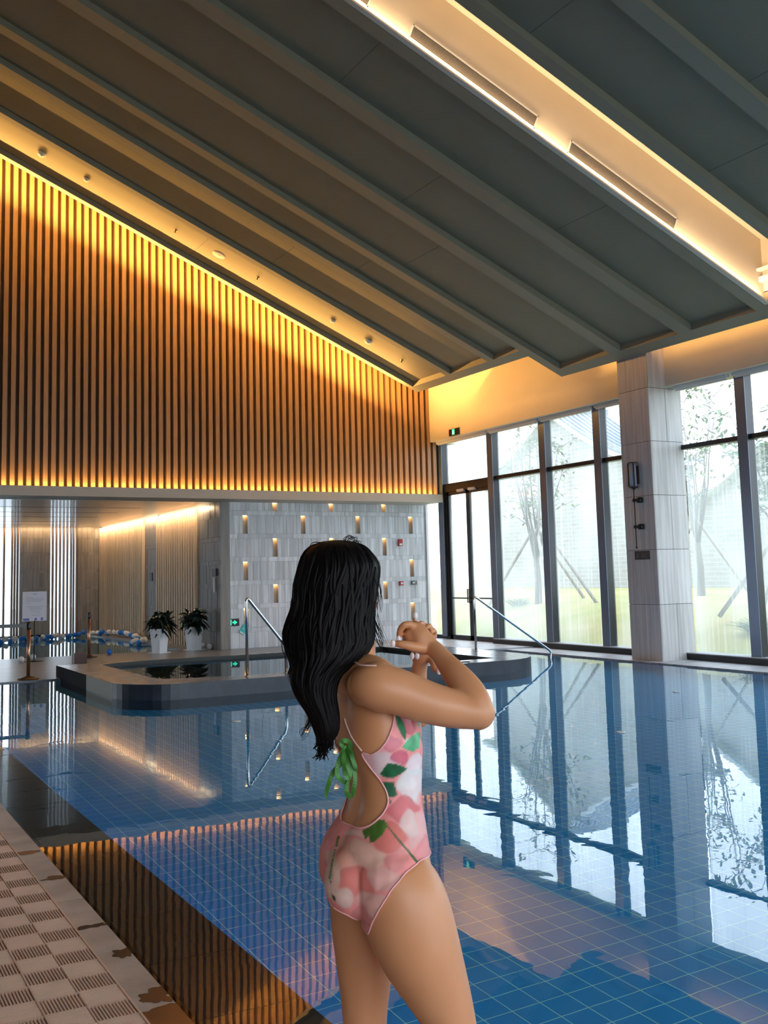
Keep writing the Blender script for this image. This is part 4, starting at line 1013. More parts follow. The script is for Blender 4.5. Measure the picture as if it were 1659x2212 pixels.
PETALS = [(-0.0462, 1.1441, 0.0464, 0.0227, (0.92, 0.66, 0.68)), (-0.0149, 1.1831, 0.0227, 0.0165, (0.86, 0.36, 0.42)), (-0.0351, 1.1439, 0.0227, 0.0309, (0.93, 0.76, 0.77)), (-0.0027, 1.1514, 0.0227, 0.0134, (0.8, 0.25, 0.34)), (0.0338, 1.1283, 0.0247, 0.0227, (0.93, 0.88, 0.9)), (0.0265, 1.222, 0.0185, 0.0206, (0.78, 0.22, 0.28)), (0.0254, 1.1825, 0.0144, 0.0103, (0.94, 0.72, 0.74)), (0.0256, 1.0863, 0.033, 0.0433, (0.9, 0.9, 0.89)), (0.0081, 1.0358, 0.035, 0.0247, (0.8, 0.26, 0.27)), (0.0349, 0.9967, 0.0247, 0.0309, (0.88, 0.6, 0.58)), (0.0154, 1.0115, 0.0206, 0.0268, (0.9, 0.72, 0.68)), (-0.0203, 0.9876, 0.035, 0.0247, (0.86, 0.32, 0.27)), (-0.0761, 0.9543, 0.0474, 0.0247, (0.95, 0.68, 0.56)), (-0.1165, 0.9401, 0.0206, 0.0412, (0.92, 0.55, 0.45)), (-0.0974, 0.9014, 0.0453, 0.0309, (0.88, 0.35, 0.3)), (-0.0372, 0.9154, 0.0371, 0.0247, (0.92, 0.6, 0.54)), (-0.1472, 0.9114, 0.0165, 0.0371, (0.95, 0.7, 0.6)), (-0.0585, 0.8627, 0.0371, 0.0268, (0.93, 0.62, 0.56)), (-0.1231, 0.868, 0.0268, 0.0227, (0.95, 0.76, 0.68)), (-0.0792, 0.8294, 0.0268, 0.0227, (0.86, 0.42, 0.42)), (-0.1558, 0.8826, 0.0124, 0.0268, (0.94, 0.74, 0.66)), (-0.1054, 0.9884, 0.0206, 0.0082, (0.95, 0.74, 0.66)), (-0.0064, 0.9488, 0.0309, 0.0165, (0.89, 0.45, 0.42)), (0.0485, 0.9531, 0.0144, 0.0268, (0.86, 0.42, 0.42))]
LEAVES = [([(-0.042, 1.1126), (-0.0294, 1.132), (-0.0232, 1.1388), (-0.0091, 1.1377), (0.0068, 1.1316), (0.0186, 1.1236), (0.0063, 1.1149), (-0.012, 1.1063), (-0.0281, 1.1065)], (0.03, 0.22, 0.1)), ([(0.008, 1.1719), (0.0183, 1.1826), (0.0307, 1.1923), (0.0489, 1.196), (0.0495, 1.1821), (0.046, 1.1645), (0.0317, 1.1588), (0.0178, 1.1649)], (0.16, 0.5, 0.28)), ([(-0.0052, 1.2423), (0.0018, 1.2392), (0.0134, 1.2222), (0.0189, 1.2023), (0.0164, 1.1846), (0.0086, 1.1946), (-0.0009, 1.2165)], (0.05, 0.25, 0.12)), ([(-0.0364, 1.0968), (-0.0123, 1.0965), (-0.0076, 1.0828), (-0.005, 1.0691), (-0.0172, 1.0643), (-0.0251, 1.0674), (-0.0307, 1.085)], (0.03, 0.2, 0.1)), ([(-0.0252, 1.0635), (-0.0174, 1.0575), (-0.0216, 1.0498)], (0.04, 0.2, 0.1)), ([(-0.0832, 0.995), (-0.0648, 1.0055), (-0.0444, 1.0208), (-0.0324, 1.0188), (-0.0277, 1.009), (-0.0392, 0.9916), (-0.0596, 0.9763), (-0.0656, 0.9764), (-0.0683, 0.9881), (-0.0755, 0.9804)], (0.16, 0.28, 0.07)), ([(-0.0307, 1.011), (-0.0276, 1.0109), (0.0043, 0.9757), (0.0361, 0.9378), (0.0321, 0.9359), (0.0022, 0.9719)], (0.1, 0.2, 0.08)), ([(-0.15, 0.8711), (-0.1422, 0.8652), (-0.1414, 0.8556), (-0.1483, 0.8595)], (0.08, 0.16, 0.06)), ([(-0.1554, 0.8999), (-0.1495, 0.8941), (-0.1516, 0.8903)], (0.1, 0.15, 0.06)), ([(0.0417, 1.2218), (0.0497, 1.2197), (0.0501, 1.2019), (0.0453, 1.2098)], (0.2, 0.5, 0.3))]
BOW_KNOT = [(-0.1182, -0.125, 1.1664)]
RIBBONS = [[(-0.1182, -0.125, 1.1664), (-0.1075, -0.125, 1.1586), (-0.0941, -0.115, 1.1547), (-0.0795, -0.1, 1.1597)], [(-0.1182, -0.125, 1.1664), (-0.1263, -0.135, 1.1355), (-0.1435, -0.135, 1.1166), (-0.1549, -0.135, 1.088), (-0.1617, -0.13, 1.0612)], [(-0.1182, -0.125, 1.1664), (-0.1296, -0.145, 1.1422), (-0.1351, -0.145, 1.1136), (-0.1249, -0.14, 1.1001), (-0.1174, -0.135, 1.0942), (-0.1087, -0.13, 1.096)], [(-0.1182, -0.125, 1.1664), (-0.1131, -0.14, 1.1411), (-0.1068, -0.14, 1.1171), (-0.1101, -0.14, 1.1028), (-0.1173, -0.145, 1.1182), (-0.1196, -0.145, 1.1469), (-0.1183, -0.125, 1.1645)], [(-0.1182, -0.125, 1.1664), (-0.1034, -0.135, 1.1448), (-0.0964, -0.135, 1.1064), (-0.1012, -0.135, 1.0731), (-0.1092, -0.135, 1.0636), (-0.1157, -0.137, 1.0765), (-0.1101, -0.14, 1.1028)], [(-0.1182, -0.125, 1.1664), (-0.1037, -0.145, 1.1562), (-0.0973, -0.145, 1.137), (-0.092, -0.14, 1.1198)], [(-0.1182, -0.125, 1.1664), (-0.1244, -0.135, 1.1759), (-0.1201, -0.14, 1.1844), (-0.1065, -0.137, 1.1799), (-0.1051, -0.13, 1.1671), (-0.1153, -0.125, 1.1625)]]
STRAP_BACK = [(-0.1181, -0.1, 1.227), (-0.1127, -0.115, 1.2114), (-0.0991, -0.12, 1.1867), (-0.0794, -0.1, 1.1636)]
STRAP_NECK = [(-0.0968, -0.03, 1.3547), (-0.0798, -0.04, 1.3521), (-0.0566, -0.06, 1.3513), (-0.0415, -0.04, 1.3514)]
SEAM = [(-0.1241, -0.12, 1.0031), (-0.1361, -0.13, 0.9725), (-0.1456, -0.13, 0.9395), (-0.1528, -0.12, 0.9037)]
WISPS = [[(-0.2248, 0.0097, 1.4859), (-0.239, 0.0097, 1.4367), (-0.2622, 0.0097, 1.3965), (-0.2519, 0.0097, 1.3538)], [(-0.2239, 0.0143, 1.4852), (-0.2397, 0.0143, 1.4373), (-0.2565, 0.0143, 1.4003), (-0.2421, 0.0143, 1.3604)], [(-0.2215, -0.02, 1.4875), (-0.2413, -0.02, 1.4412), (-0.2532, -0.02, 1.3985), (-0.2412, -0.02, 1.3628)], [(-0.2256, 0.0144, 1.4845), (-0.2484, 0.0144, 1.4391), (-0.2574, 0.0144, 1.4003), (-0.2467, 0.0144, 1.3532)], [(-0.2176, -0.0423, 1.4881), (-0.2394, -0.0423, 1.4411), (-0.2498, -0.0423, 1.3973), (-0.2465, -0.0423, 1.3605)], [(-0.2226, -0.0379, 1.4663), (-0.246, -0.0379, 1.4204), (-0.255, -0.0379, 1.3847), (-0.2348, -0.0379, 1.3457)], [(-0.2205, -0.0514, 1.4654), (-0.2472, -0.0514, 1.4227), (-0.2531, -0.0514, 1.3844), (-0.2322, -0.0514, 1.3413)], [(-0.2233, -0.0195, 1.4654), (-0.2468, -0.0195, 1.4264), (-0.2522, -0.0195, 1.3847), (-0.2429, -0.0195, 1.3339)], [(-0.2239, -0.0332, 1.4633), (-0.2469, -0.0332, 1.4224), (-0.2564, -0.0332, 1.3843), (-0.2427, -0.0332, 1.3486)], [(-0.2207, -0.051, 1.4653), (-0.2386, -0.051, 1.4279), (-0.2494, -0.051, 1.3864), (-0.2356, -0.051, 1.3486)], [(-0.2167, -0.0342, 1.5404), (-0.2279, -0.0342, 1.4988), (-0.2311, -0.0342, 1.476), (-0.2323, -0.0342, 1.4518)], [(-0.22, 0.0126, 1.5388), (-0.2329, 0.0126, 1.4939), (-0.2371, 0.0126, 1.4742), (-0.2347, 0.0126, 1.4558)], [(-0.2193, -0.016, 1.5369), (-0.2295, -0.016, 1.4965), (-0.2348, -0.016, 1.476), (-0.2356, -0.016, 1.451)], [(-0.2212, 0.0118, 1.5381), (-0.2366, 0.0118, 1.4926), (-0.2398, 0.0118, 1.4752), (-0.2296, 0.0118, 1.4464)], [(-0.2193, 0.0152, 1.5372), (-0.2288, 0.0152, 1.4965), (-0.2393, 0.0152, 1.4717), (-0.2369, 0.0152, 1.4512)], [(-0.1913, -0.0943, 1.2482), (-0.1981, -0.0943, 1.2279), (-0.2021, -0.0943, 1.2106), (-0.207, -0.0943, 1.1907)], [(-0.1908, -0.0823, 1.2454), (-0.1951, -0.0823, 1.2263), (-0.207, -0.0823, 1.2044), (-0.2094, -0.0823, 1.1945)], [(-0.1904, -0.0987, 1.2479), (-0.191, -0.0987, 1.2279), (-0.2057, -0.0987, 1.2077), (-0.2124, -0.0987, 1.1968)], [(-0.1873, -0.1092, 1.2491), (-0.1867, -0.1092, 1.2288), (-0.2122, -0.1092, 1.2112), (-0.2041, -0.1092, 1.1962)], [(-0.1907, -0.0981, 1.2458), (-0.1897, -0.0981, 1.2263), (-0.2043, -0.0981, 1.2045), (-0.2079, -0.0981, 1.1985)], [(-0.1862, -0.0741, 1.2395), (-0.1882, -0.0741, 1.2194), (-0.2105, -0.0741, 1.1987), (-0.2075, -0.0741, 1.1853)], [(-0.1839, -0.101, 1.2446), (-0.187, -0.101, 1.2237), (-0.201, -0.101, 1.2091), (-0.2108, -0.101, 1.1856)], [(-0.1838, -0.0983, 1.2426), (-0.1899, -0.0983, 1.2213), (-0.196, -0.0983, 1.2104), (-0.2047, -0.0983, 1.1957)], [(-0.1842, -0.0951, 1.2439), (-0.1915, -0.0951, 1.2221), (-0.1982, -0.0951, 1.207), (-0.2045, -0.0951, 1.1907)], [(-0.1865, -0.0724, 1.2388), (-0.1887, -0.0724, 1.2185), (-0.1978, -0.0724, 1.1966), (-0.2093, -0.0724, 1.1852)], [(-0.1806, -0.0765, 1.2146), (-0.1782, -0.0765, 1.1948), (-0.1742, -0.0765, 1.1785), (-0.1729, -0.0765, 1.1683)], [(-0.179, -0.0702, 1.2144), (-0.1755, -0.0702, 1.1952), (-0.1753, -0.0702, 1.1836), (-0.166, -0.0702, 1.1638)], [(-0.1782, -0.0826, 1.2154), (-0.1772, -0.0826, 1.193), (-0.1741, -0.0826, 1.1812), (-0.1677, -0.0826, 1.1632)], [(-0.1757, -0.0939, 1.2172), (-0.1737, -0.0939, 1.1987), (-0.1712, -0.0939, 1.1821), (-0.1612, -0.0939, 1.1656)], [(-0.1788, -0.0764, 1.2141), (-0.1786, -0.0764, 1.1953), (-0.1768, -0.0764, 1.1725), (-0.1679, -0.0764, 1.1615)], [(-0.141, -0.097, 1.2172), (-0.1383, -0.097, 1.1955), (-0.1449, -0.097, 1.186), (-0.1433, -0.097, 1.1786)], [(-0.142, -0.0796, 1.214), (-0.1383, -0.0796, 1.1908), (-0.1451, -0.0796, 1.1843), (-0.146, -0.0796, 1.1766)], [(-0.1412, -0.0891, 1.2168), (-0.137, -0.0891, 1.1945), (-0.1359, -0.0891, 1.1825), (-0.1446, -0.0891, 1.1749)], [(-0.1405, -0.0789, 1.2173), (-0.1353, -0.0789, 1.1959), (-0.1461, -0.0789, 1.1858), (-0.1468, -0.0789, 1.1687)], [(-0.1389, -0.0986, 1.2173), (-0.1401, -0.0986, 1.1971), (-0.142, -0.0986, 1.1917), (-0.1446, -0.0986, 1.181)], [(-0.2064, -0.09, 1.2676), (-0.1939, -0.09, 1.237), (-0.2021, -0.09, 1.2193), (-0.2008, -0.09, 1.2092)], [(-0.2032, -0.0997, 1.2685), (-0.1904, -0.0997, 1.2413), (-0.196, -0.0997, 1.22), (-0.2084, -0.0997, 1.2039)], [(-0.2065, -0.0772, 1.2662), (-0.1944, -0.0772, 1.2371), (-0.1995, -0.0772, 1.2141), (-0.2116, -0.0772, 1.2064)], [(-0.2055, -0.0822, 1.2651), (-0.1894, -0.0822, 1.2367), (-0.1982, -0.0822, 1.2178), (-0.2009, -0.0822, 1.2024)], [(-0.2057, -0.0742, 1.2662), (-0.1912, -0.0742, 1.2349), (-0.2006, -0.0742, 1.2177), (-0.2136, -0.0742, 1.2023)], [(-0.0402, -0.047, 1.5339), (-0.036, -0.047, 1.4948), (-0.0374, -0.047, 1.4559), (-0.0145, -0.047, 1.3909)], [(-0.039, -0.012, 1.5392), (-0.0352, -0.012, 1.4927), (-0.0389, -0.012, 1.4497), (-0.0302, -0.012, 1.3883)], [(-0.0426, -0.059, 1.537), (-0.0349, -0.059, 1.4939), (-0.0375, -0.059, 1.452), (-0.022, -0.059, 1.3961)], [(-0.0421, -0.0183, 1.5379), (-0.041, -0.0183, 1.4909), (-0.037, -0.0183, 1.4462), (-0.0286, -0.0183, 1.3905)], [(-0.0408, -0.0133, 1.5344), (-0.0351, -0.0133, 1.4945), (-0.043, -0.0133, 1.4541), (-0.0177, -0.0133, 1.3861)], [(-0.044, -0.0564, 1.484), (-0.0443, -0.0564, 1.4419), (-0.0306, -0.0564, 1.4107), (-0.0213, -0.0564, 1.3892)], [(-0.0454, -0.0401, 1.4818), (-0.0435, -0.0401, 1.4422), (-0.0307, -0.0401, 1.4065), (-0.0276, -0.0401, 1.387)], [(-0.0435, -0.0128, 1.4838), (-0.0442, -0.0128, 1.441), (-0.0294, -0.0128, 1.4114), (-0.0257, -0.0128, 1.3774)], [(-0.0425, 0.0091, 1.479), (-0.0448, 0.0091, 1.4386), (-0.0354, 0.0091, 1.4074), (-0.0293, 0.0091, 1.381)], [(-0.0447, -0.0311, 1.4837), (-0.0443, -0.0311, 1.4431), (-0.0315, -0.0311, 1.4136), (-0.0282, -0.0311, 1.3832)], [(-0.0468, -0.0041, 1.452), (-0.0442, -0.0041, 1.4228), (-0.0363, -0.0041, 1.3956), (-0.0293, -0.0041, 1.3719)], [(-0.0482, -0.0092, 1.4503), (-0.039, -0.0092, 1.4227), (-0.0311, -0.0092, 1.3877), (-0.032, -0.0092, 1.3658)], [(-0.0472, 0.0136, 1.4505), (-0.043, 0.0136, 1.4169), (-0.0315, 0.0136, 1.3921), (-0.0253, 0.0136, 1.362)], [(-0.0471, -0.0477, 1.4499), (-0.0375, -0.0477, 1.4264), (-0.036, -0.0477, 1.3972), (-0.0265, -0.0477, 1.366)], [(-0.0456, -0.0512, 1.4516), (-0.0435, -0.0512, 1.4205), (-0.0338, -0.0512, 1.3955), (-0.0295, -0.0512, 1.3744)], [(-0.0371, -0.0068, 1.5398), (-0.0312, -0.0068, 1.5058), (-0.0342, -0.0068, 1.4854), (-0.0308, -0.0068, 1.4616)], [(-0.0348, -0.0533, 1.5393), (-0.0275, -0.0533, 1.5074), (-0.0332, -0.0533, 1.4804), (-0.03, -0.0533, 1.4617)], [(-0.0368, -0.0177, 1.5404), (-0.0296, -0.0177, 1.5042), (-0.0266, -0.0177, 1.4794), (-0.0297, -0.0177, 1.4585)], [(-0.0381, 0.0046, 1.5401), (-0.0312, 0.0046, 1.5095), (-0.0295, 0.0046, 1.4832), (-0.0316, 0.0046, 1.4582)], [(-0.0384, -0.0225, 1.5412), (-0.0292, -0.0225, 1.5076), (-0.0322, -0.0225, 1.4837), (-0.0327, -0.0225, 1.4585)], [(-0.0472, -0.0279, 1.4328), (-0.0443, -0.0279, 1.4054), (-0.0341, -0.0279, 1.392), (-0.0288, -0.0279, 1.382)], [(-0.0467, 0.0196, 1.4298), (-0.0445, 0.0196, 1.4011), (-0.0387, 0.0196, 1.3831), (-0.0336, 0.0196, 1.3753)], [(-0.0452, -0.0187, 1.4302), (-0.0491, -0.0187, 1.4065), (-0.0331, -0.0187, 1.3792), (-0.0326, -0.0187, 1.3841)], [(-0.0461, 0.0049, 1.4288), (-0.0447, 0.0049, 1.4048), (-0.0358, 0.0049, 1.3826), (-0.0329, 0.0049, 1.375)], [(-0.047, -0.0091, 1.4297), (-0.0479, -0.0091, 1.4014), (-0.0354, -0.0091, 1.3829), (-0.0416, -0.0091, 1.3797)], [(-0.1026, -0.0275, 1.6152), (-0.095, -0.0275, 1.6245), (-0.0802, -0.0275, 1.6313), (-0.0808, -0.0275, 1.6217)], [(-0.1071, -0.0036, 1.6168), (-0.1002, -0.0036, 1.6272), (-0.0875, -0.0036, 1.6232), (-0.0808, -0.0036, 1.6094)], [(-0.109, 0.0103, 1.616), (-0.0969, 0.0103, 1.6314), (-0.0837, 0.0103, 1.6299), (-0.0779, 0.0103, 1.6218)], [(-0.1054, -0.0192, 1.6166), (-0.0986, -0.0192, 1.6271), (-0.0872, -0.0192, 1.6277), (-0.0874, -0.0192, 1.6127)], [(-0.1062, 0.0001, 1.6158), (-0.101, 0.0001, 1.6222), (-0.0883, 0.0001, 1.628), (-0.0779, 0.0001, 1.6138)], [(-0.1141, -0.0225, 1.6181), (-0.107, -0.0225, 1.6316), (-0.0879, -0.0225, 1.6199), (-0.0899, -0.0225, 1.6111)], [(-0.1133, -0.0219, 1.6194), (-0.0998, -0.0219, 1.6341), (-0.087, -0.0219, 1.6284), (-0.0896, -0.0219, 1.609)], [(-0.1125, -0.0312, 1.6182), (-0.0991, -0.0312, 1.6284), (-0.0865, -0.0312, 1.6268), (-0.0944, -0.0312, 1.6067)], [(-0.1135, 0.0153, 1.6176), (-0.104, 0.0153, 1.6335), (-0.0834, 0.0153, 1.6285), (-0.0884, 0.0153, 1.6093)], [(-0.1085, -0.0477, 1.6189), (-0.101, -0.0477, 1.6349), (-0.0885, -0.0477, 1.6249), (-0.0894, -0.0477, 1.6096)], [(-0.097, -0.0044, 1.6152), (-0.0848, -0.0044, 1.6218), (-0.0779, -0.0044, 1.6185), (-0.0752, -0.0044, 1.6019)], [(-0.0943, -0.0252, 1.6115), (-0.0856, -0.0252, 1.6208), (-0.0745, -0.0252, 1.6167), (-0.0806, -0.0252, 1.6054)], [(-0.0964, -0.031, 1.6081), (-0.0865, -0.031, 1.6229), (-0.0711, -0.031, 1.6176), (-0.0821, -0.031, 1.6049)], [(-0.097, 0.0003, 1.6139), (-0.0859, 0.0003, 1.6218), (-0.0731, 0.0003, 1.612), (-0.0764, 0.0003, 1.602)], [(-0.0937, -0.0254, 1.6131), (-0.0847, -0.0254, 1.6187), (-0.0716, -0.0254, 1.6193), (-0.0827, -0.0254, 1.602)], [(-0.1534, -0.0493, 1.6211), (-0.1832, -0.0493, 1.6116), (-0.198, -0.0493, 1.5947), (-0.203, -0.0493, 1.5737)], [(-0.1566, -0.0119, 1.6189), (-0.1828, -0.0119, 1.615), (-0.1948, -0.0119, 1.5947), (-0.2048, -0.0119, 1.5748)], [(-0.1553, -0.0313, 1.6202), (-0.1846, -0.0313, 1.6085), (-0.1977, -0.0313, 1.5942), (-0.2015, -0.0313, 1.5694)], [(-0.1574, -0.0274, 1.6185), (-0.1834, -0.0274, 1.6193), (-0.1967, -0.0274, 1.5944), (-0.2021, -0.0274, 1.5743)], [(-0.1591, 0.0183, 1.6211), (-0.1868, 0.0183, 1.6124), (-0.1999, 0.0183, 1.599), (-0.2053, 0.0183, 1.5729)], [(-0.2365, -0.0543, 1.3437), (-0.2394, -0.0543, 1.3309), (-0.2316, -0.0543, 1.3122), (-0.2191, -0.0543, 1.2864)], [(-0.235, -0.0117, 1.3395), (-0.2428, -0.0117, 1.3277), (-0.2362, -0.0117, 1.3), (-0.2235, -0.0117, 1.2874)], [(-0.2369, 0.0089, 1.3372), (-0.2466, 0.0089, 1.3263), (-0.2423, 0.0089, 1.3035), (-0.2286, 0.0089, 1.2789)], [(-0.2423, 0.0174, 1.3383), (-0.2499, 0.0174, 1.3191), (-0.2442, 0.0174, 1.2998), (-0.2274, 0.0174, 1.2834)], [(-0.2391, 0.0065, 1.3398), (-0.2479, 0.0065, 1.3229), (-0.2365, 0.0065, 1.3074), (-0.2272, 0.0065, 1.2817)]]
import numpy as np
def cat(P, n):
    """smooth resampling of a list of tuples (Catmull-Rom)"""
    P = [np.array(p, float) for p in P]; o = []
    for i in range(len(P) - 1):
        a = P[max(i - 1, 0)]; b = P[i]; c = P[i + 1]; d = P[min(i + 2, len(P) - 1)]
        for k in range(n):
            t = k / n
            o.append(.5 * ((2 * b) + (c - a) * t + (2 * a - 5 * b + 4 * c - d) * t * t + (3 * b - a - 3 * c + d) * t ** 3))
    o.append(P[-1]); return o
def limb(g, L, n=20, sub=4):
    q = cat(L, sub)
    g.tube([p[:3] for p in q], [max(float(p[3]), .002) for p in q], n)
    g.ball(L[0][:3], L[0][3] * .98, 16, 10); g.ball(L[-1][:3], L[-1][3] * .98, 16, 10)
TQ = cat(TORSO, 4)
def torso_at(z):
    zs = [q[2] for q in TQ]
    if z >= zs[0]: return TQ[0]
    for a, b in zip(TQ[:-1], TQ[1:]):
        if a[2] >= z >= b[2]:
            t = (a[2] - z) / max(a[2] - b[2], 1e-6); return a * (1 - t) + b * t
    return TQ[-1]
def torso(g):
    n = 72; P = []; F = []
    for q in TQ:
        cx, cy_, z, a, b, al = q
        f = (math.cos(al), math.sin(al)); s = (math.sin(al), -math.cos(al))
        for k in range(n):
            t = 2 * PI * k / n; c_, s_ = math.cos(t), math.sin(t)
            e = .86
            u = b * math.copysign(abs(c_) ** e, c_); v = a * math.copysign(abs(s_) ** e, s_)
            # shallow groove of the spine on the back, flatter belly
            if u < 0: u *= 1 - .06 * math.exp(-(v / (.18 * a)) ** 2)
            P.append((cx + f[0] * u + s[0] * v, cy_ + f[1] * u + s[1] * v, z))
    m = len(TQ)
    for i in range(m - 1):
        for k in range(n): F.append((i * n + k, (i + 1) * n + k, (i + 1) * n + (k + 1) % n, i * n + (k + 1) % n))
    F.append(tuple(range(n))); F.append(tuple((m - 1) * n + k for k in range(n - 1, -1, -1)))
    g.poly(P, F, None, True)
def remeshed(g, voxel, smooth, name):
    o = g.build(name + '_source', None)
    r = o.modifiers.new('r', 'REMESH'); r.mode = 'VOXEL'; r.voxel_size = voxel; r.use_smooth_shade = True
    s = o.modifiers.new('s', 'SMOOTH'); s.factor = .5; s.iterations = smooth
    dg = bpy.context.evaluated_depsgraph_get(); dg.update()
    me = bpy.data.meshes.new_from_object(o.evaluated_get(dg)); me.name = name
    bpy.data.objects.remove(o)
    me.polygons.foreach_set('use_smooth', [True] * len(me.polygons))
    return me
def lower(g):
    torso(g)
    q = torso_at(1.30)
    # buttocks, chest, hips
    g.ball((-.0975, -.062, .883), .069, 24, 16, sc=(1, .95, 1.08)); g.ball((-.108, .035, .893), .067, 24, 16, sc=(1, .95, 1.08))
    c = torso_at(1.185); f = (math.cos(c[5]), math.sin(c[5])); s = (math.sin(c[5]), -math.cos(c[5]))
    for sg in (-1, 1):
        g.ball((c[0] + f[0] * .036 + s[0] * sg * .052, c[1] + f[1] * .036 + s[1] * sg * .052, 1.195), .042, 20, 14)
    limb(g, LEG_NEAR, 64, 8); limb(g, LEG_FAR, 64, 8)
    for L, tilt in ((LEG_NEAR, .0), (LEG_FAR, .0)):
        x, y, z = L[-1][:3]; fx, fy = math.cos(.52), math.sin(.52)
        pts = [(x - fx * .035, y - fy * .035, .036, .030), (x, y, .050, .036), (x + fx * .05, y + fy * .05, .042, .034), (x + fx * .11, y + fy * .11, .030, .033), (x + fx * .15, y + fy * .15, .022, .026)]
        qq = cat(pts, 3); g.tube([p[:3] for p in qq], [float(p[3]) for p in qq], 18, flat=.8); g.ball(pts[0][:3], .030, 16, 10); g.ball(pts[-1][:3], .024, 14, 10)
        for k in range(5):
            o = (k - 2) * .011
            g.tube([(x + fx * .14 - fy * o, y + fy * .14 + fx * o, .018), (x + fx * (.178 - abs(k - 1) * .006) - fy * o * 1.2, y + fy * (.178 - abs(k - 1) * .006) + fx * o * 1.2, .012)], [.010, .0075], 8)
g = MB(); lower(g)
# head and face
hx, hy, hz = HEAD[0] - .012, HEAD[1] - .004, 1.508
fa = .60; fv = Vector((math.cos(fa), math.sin(fa), 0)); sv = Vector((math.sin(fa), -math.cos(fa), 0)); H0 = Vector((hx, hy, hz))
def hp(u, v, w): return H0 + fv * u + sv * v + Vector((0, 0, w))
def head(g):
    n = 28; P = []; F = []
    prof = [(-.112, .0, .012, .012), (-.104, .020, .034, .030), (-.085, .016, .060, .044), (-.06, .006, .072, .055), (-.03, .0, .078, .062), (0, .0, .081, .066), (.03, -.004, .080, .067), (.06, -.008, .070, .058), (.085, -.01, .05, .042), (.10, -.01, .026, .022), (.105, -.01, .006, .006)]
    for w, off, b, a in cat(prof, 2):
        for k in range(n):
            t = 2 * PI * k / n; P.append(hp(off + b * math.cos(t), a * math.sin(t), w))
    m = len(P) // n
    for i in range(m - 1):
        for k in range(n): F.append((i * n + k, i * n + (k + 1) % n, (i + 1) * n + (k + 1) % n, (i + 1) * n + k))
    F.append(tuple(range(n - 1, -1, -1))); F.append(tuple((m - 1) * n + k for k in range(n)))
    g.poly(P, F, None, True)
    q = cat([(*hp(.076, 0, .012), .008), (*hp(.090, 0, -.012), .0085), (*hp(.096, 0, -.026), .0105), (*hp(.080, 0, -.034), .009)], 3)
    g.tube([p[:3] for p in q], [float(p[3]) for p in q], 10)                     # nose
    g.ball(hp(.078, 0, -.056), .011, 12, 8, sc=(1, 1.0, .55)); g.ball(hp(.077, 0, -.066), .011, 12, 8, sc=(1, 1.0, .6))   # lips
    g.ball(hp(.070, 0, -.092), .018, 12, 8)                                      # chin
    for sg in (-1, 1):
        g.ball(hp(-.008, sg * .066, -.012), .026, 14, 10, sc=(.75, .35, 1.1))    # ear
        g.ball(hp(.056, sg * .036, -.030), .024, 12, 8)                          # cheek
        g.ball(hp(.068, sg * .030, .018), .014, 12, 8, sc=(.7, 1.2, .6))         # brow
head(g)
limb(g, [(*p[:3], p[3]) for p in NECK])
# shoulders
limb(g, [(-.10, .0, 1.318, .05), (-.055, -.06, 1.315, .052), (-.03, -.115, 1.298, .053)], 20)
limb(g, [(-.10, .03, 1.318, .05), (-.13, .09, 1.315, .048), (-.155, .13, 1.30, .044)], 20)
for L in (ARM_NEAR, FORE_NEAR, ARM_FAR, FORE_FAR, PALM_NEAR, PALM_NEAR_B, THUMB_NEAR, PALM_FAR, PALM_FAR_B, THUMB_FAR): limb(g, L, 40, 8)
for L in FING_NEAR + FING_FAR: limb(g, L, 12, 3)
# knuckles
for L in FING_NEAR: g.ball(L[0][:3], .010, 12, 8)
body = remeshed(g, .0030, 7, 'body')
m_skin = bpy.data.materials.new('warm_skin'); m_skin.use_nodes = True
nt = m_skin.node_tree; b = nt.nodes['Principled BSDF']
b.inputs['Base Color'].default_value = (.60, .33, .20, 1); b.inputs['Roughness'].default_value = .42
b.inputs['Subsurface Weight'].default_value = .12; b.inputs['Subsurface Radius'].default_value = (.02, .008, .004); b.inputs['Subsurface Scale'].default_value = .5
b.inputs['Specular IOR Level'].default_value = .45
nn = nt.nodes.new('ShaderNodeTexNoise'); nn.inputs['Scale'].default_value = 6
rr = nt.nodes.new('ShaderNodeValToRGB'); rr.color_ramp.elements[0].color = (.58, .235, .098, 1); rr.color_ramp.elements[1].color = (.68, .32, .16, 1)
nt.links.new(nn.outputs['Fac'], rr.inputs['Fac']); nt.links.new(rr.outputs['Color'], b.inputs['Base Color'])
body.materials.clear(); body.materials.append(m_skin)
person = empty('person', P_ROOT, 'person in a pink floral open-back swimsuit with long black hair, both hands raised', 'person', rz=P_RZ)
bo = bpy.data.objects.new('body', body); COL.objects.link(bo); bo.parent = person

# ---- swimsuit cut from the torso surface
g = MB(); lower(g)
tm = remeshed(g, .0036, 7, 'swimsuit')
V = np.array([v.co[:] for v in tm.vertices]); N = np.array([v.normal[:] for v in tm.vertices])
poly_ = np.array(SUIT_POLY)
def sdf(X, Z):
    n = len(poly_); d2 = np.full(X.shape, 1e9); ins = np.zeros(X.shape, bool)
    for i in range(n):
        ax, az = poly_[i]; bx, bz = poly_[(i + 1) % n]
        ux, uz = bx - ax, bz - az; t = np.clip(((X - ax) * ux + (Z - az) * uz) / (ux * ux + uz * uz), 0, 1)
        d2 = np.minimum(d2, (X - ax - t * ux) ** 2 + (Z - az - t * uz) ** 2)
        c = ((az > Z) != (bz > Z)) & (X < (bx - ax) * (Z - az) / ((bz - az) if abs(bz - az) > 1e-9 else 1e-9) + ax)
        ins ^= c
    return np.where(ins, 1, -1) * np.sqrt(d2)
zz = np.array([q[2] for q in TQ])[::-1]
def at(i): return np.interp(V[:, 2], zz, np.array([q[i] for q in TQ])[::-1])
CX, CY, AL = at(0), at(1), at(5)
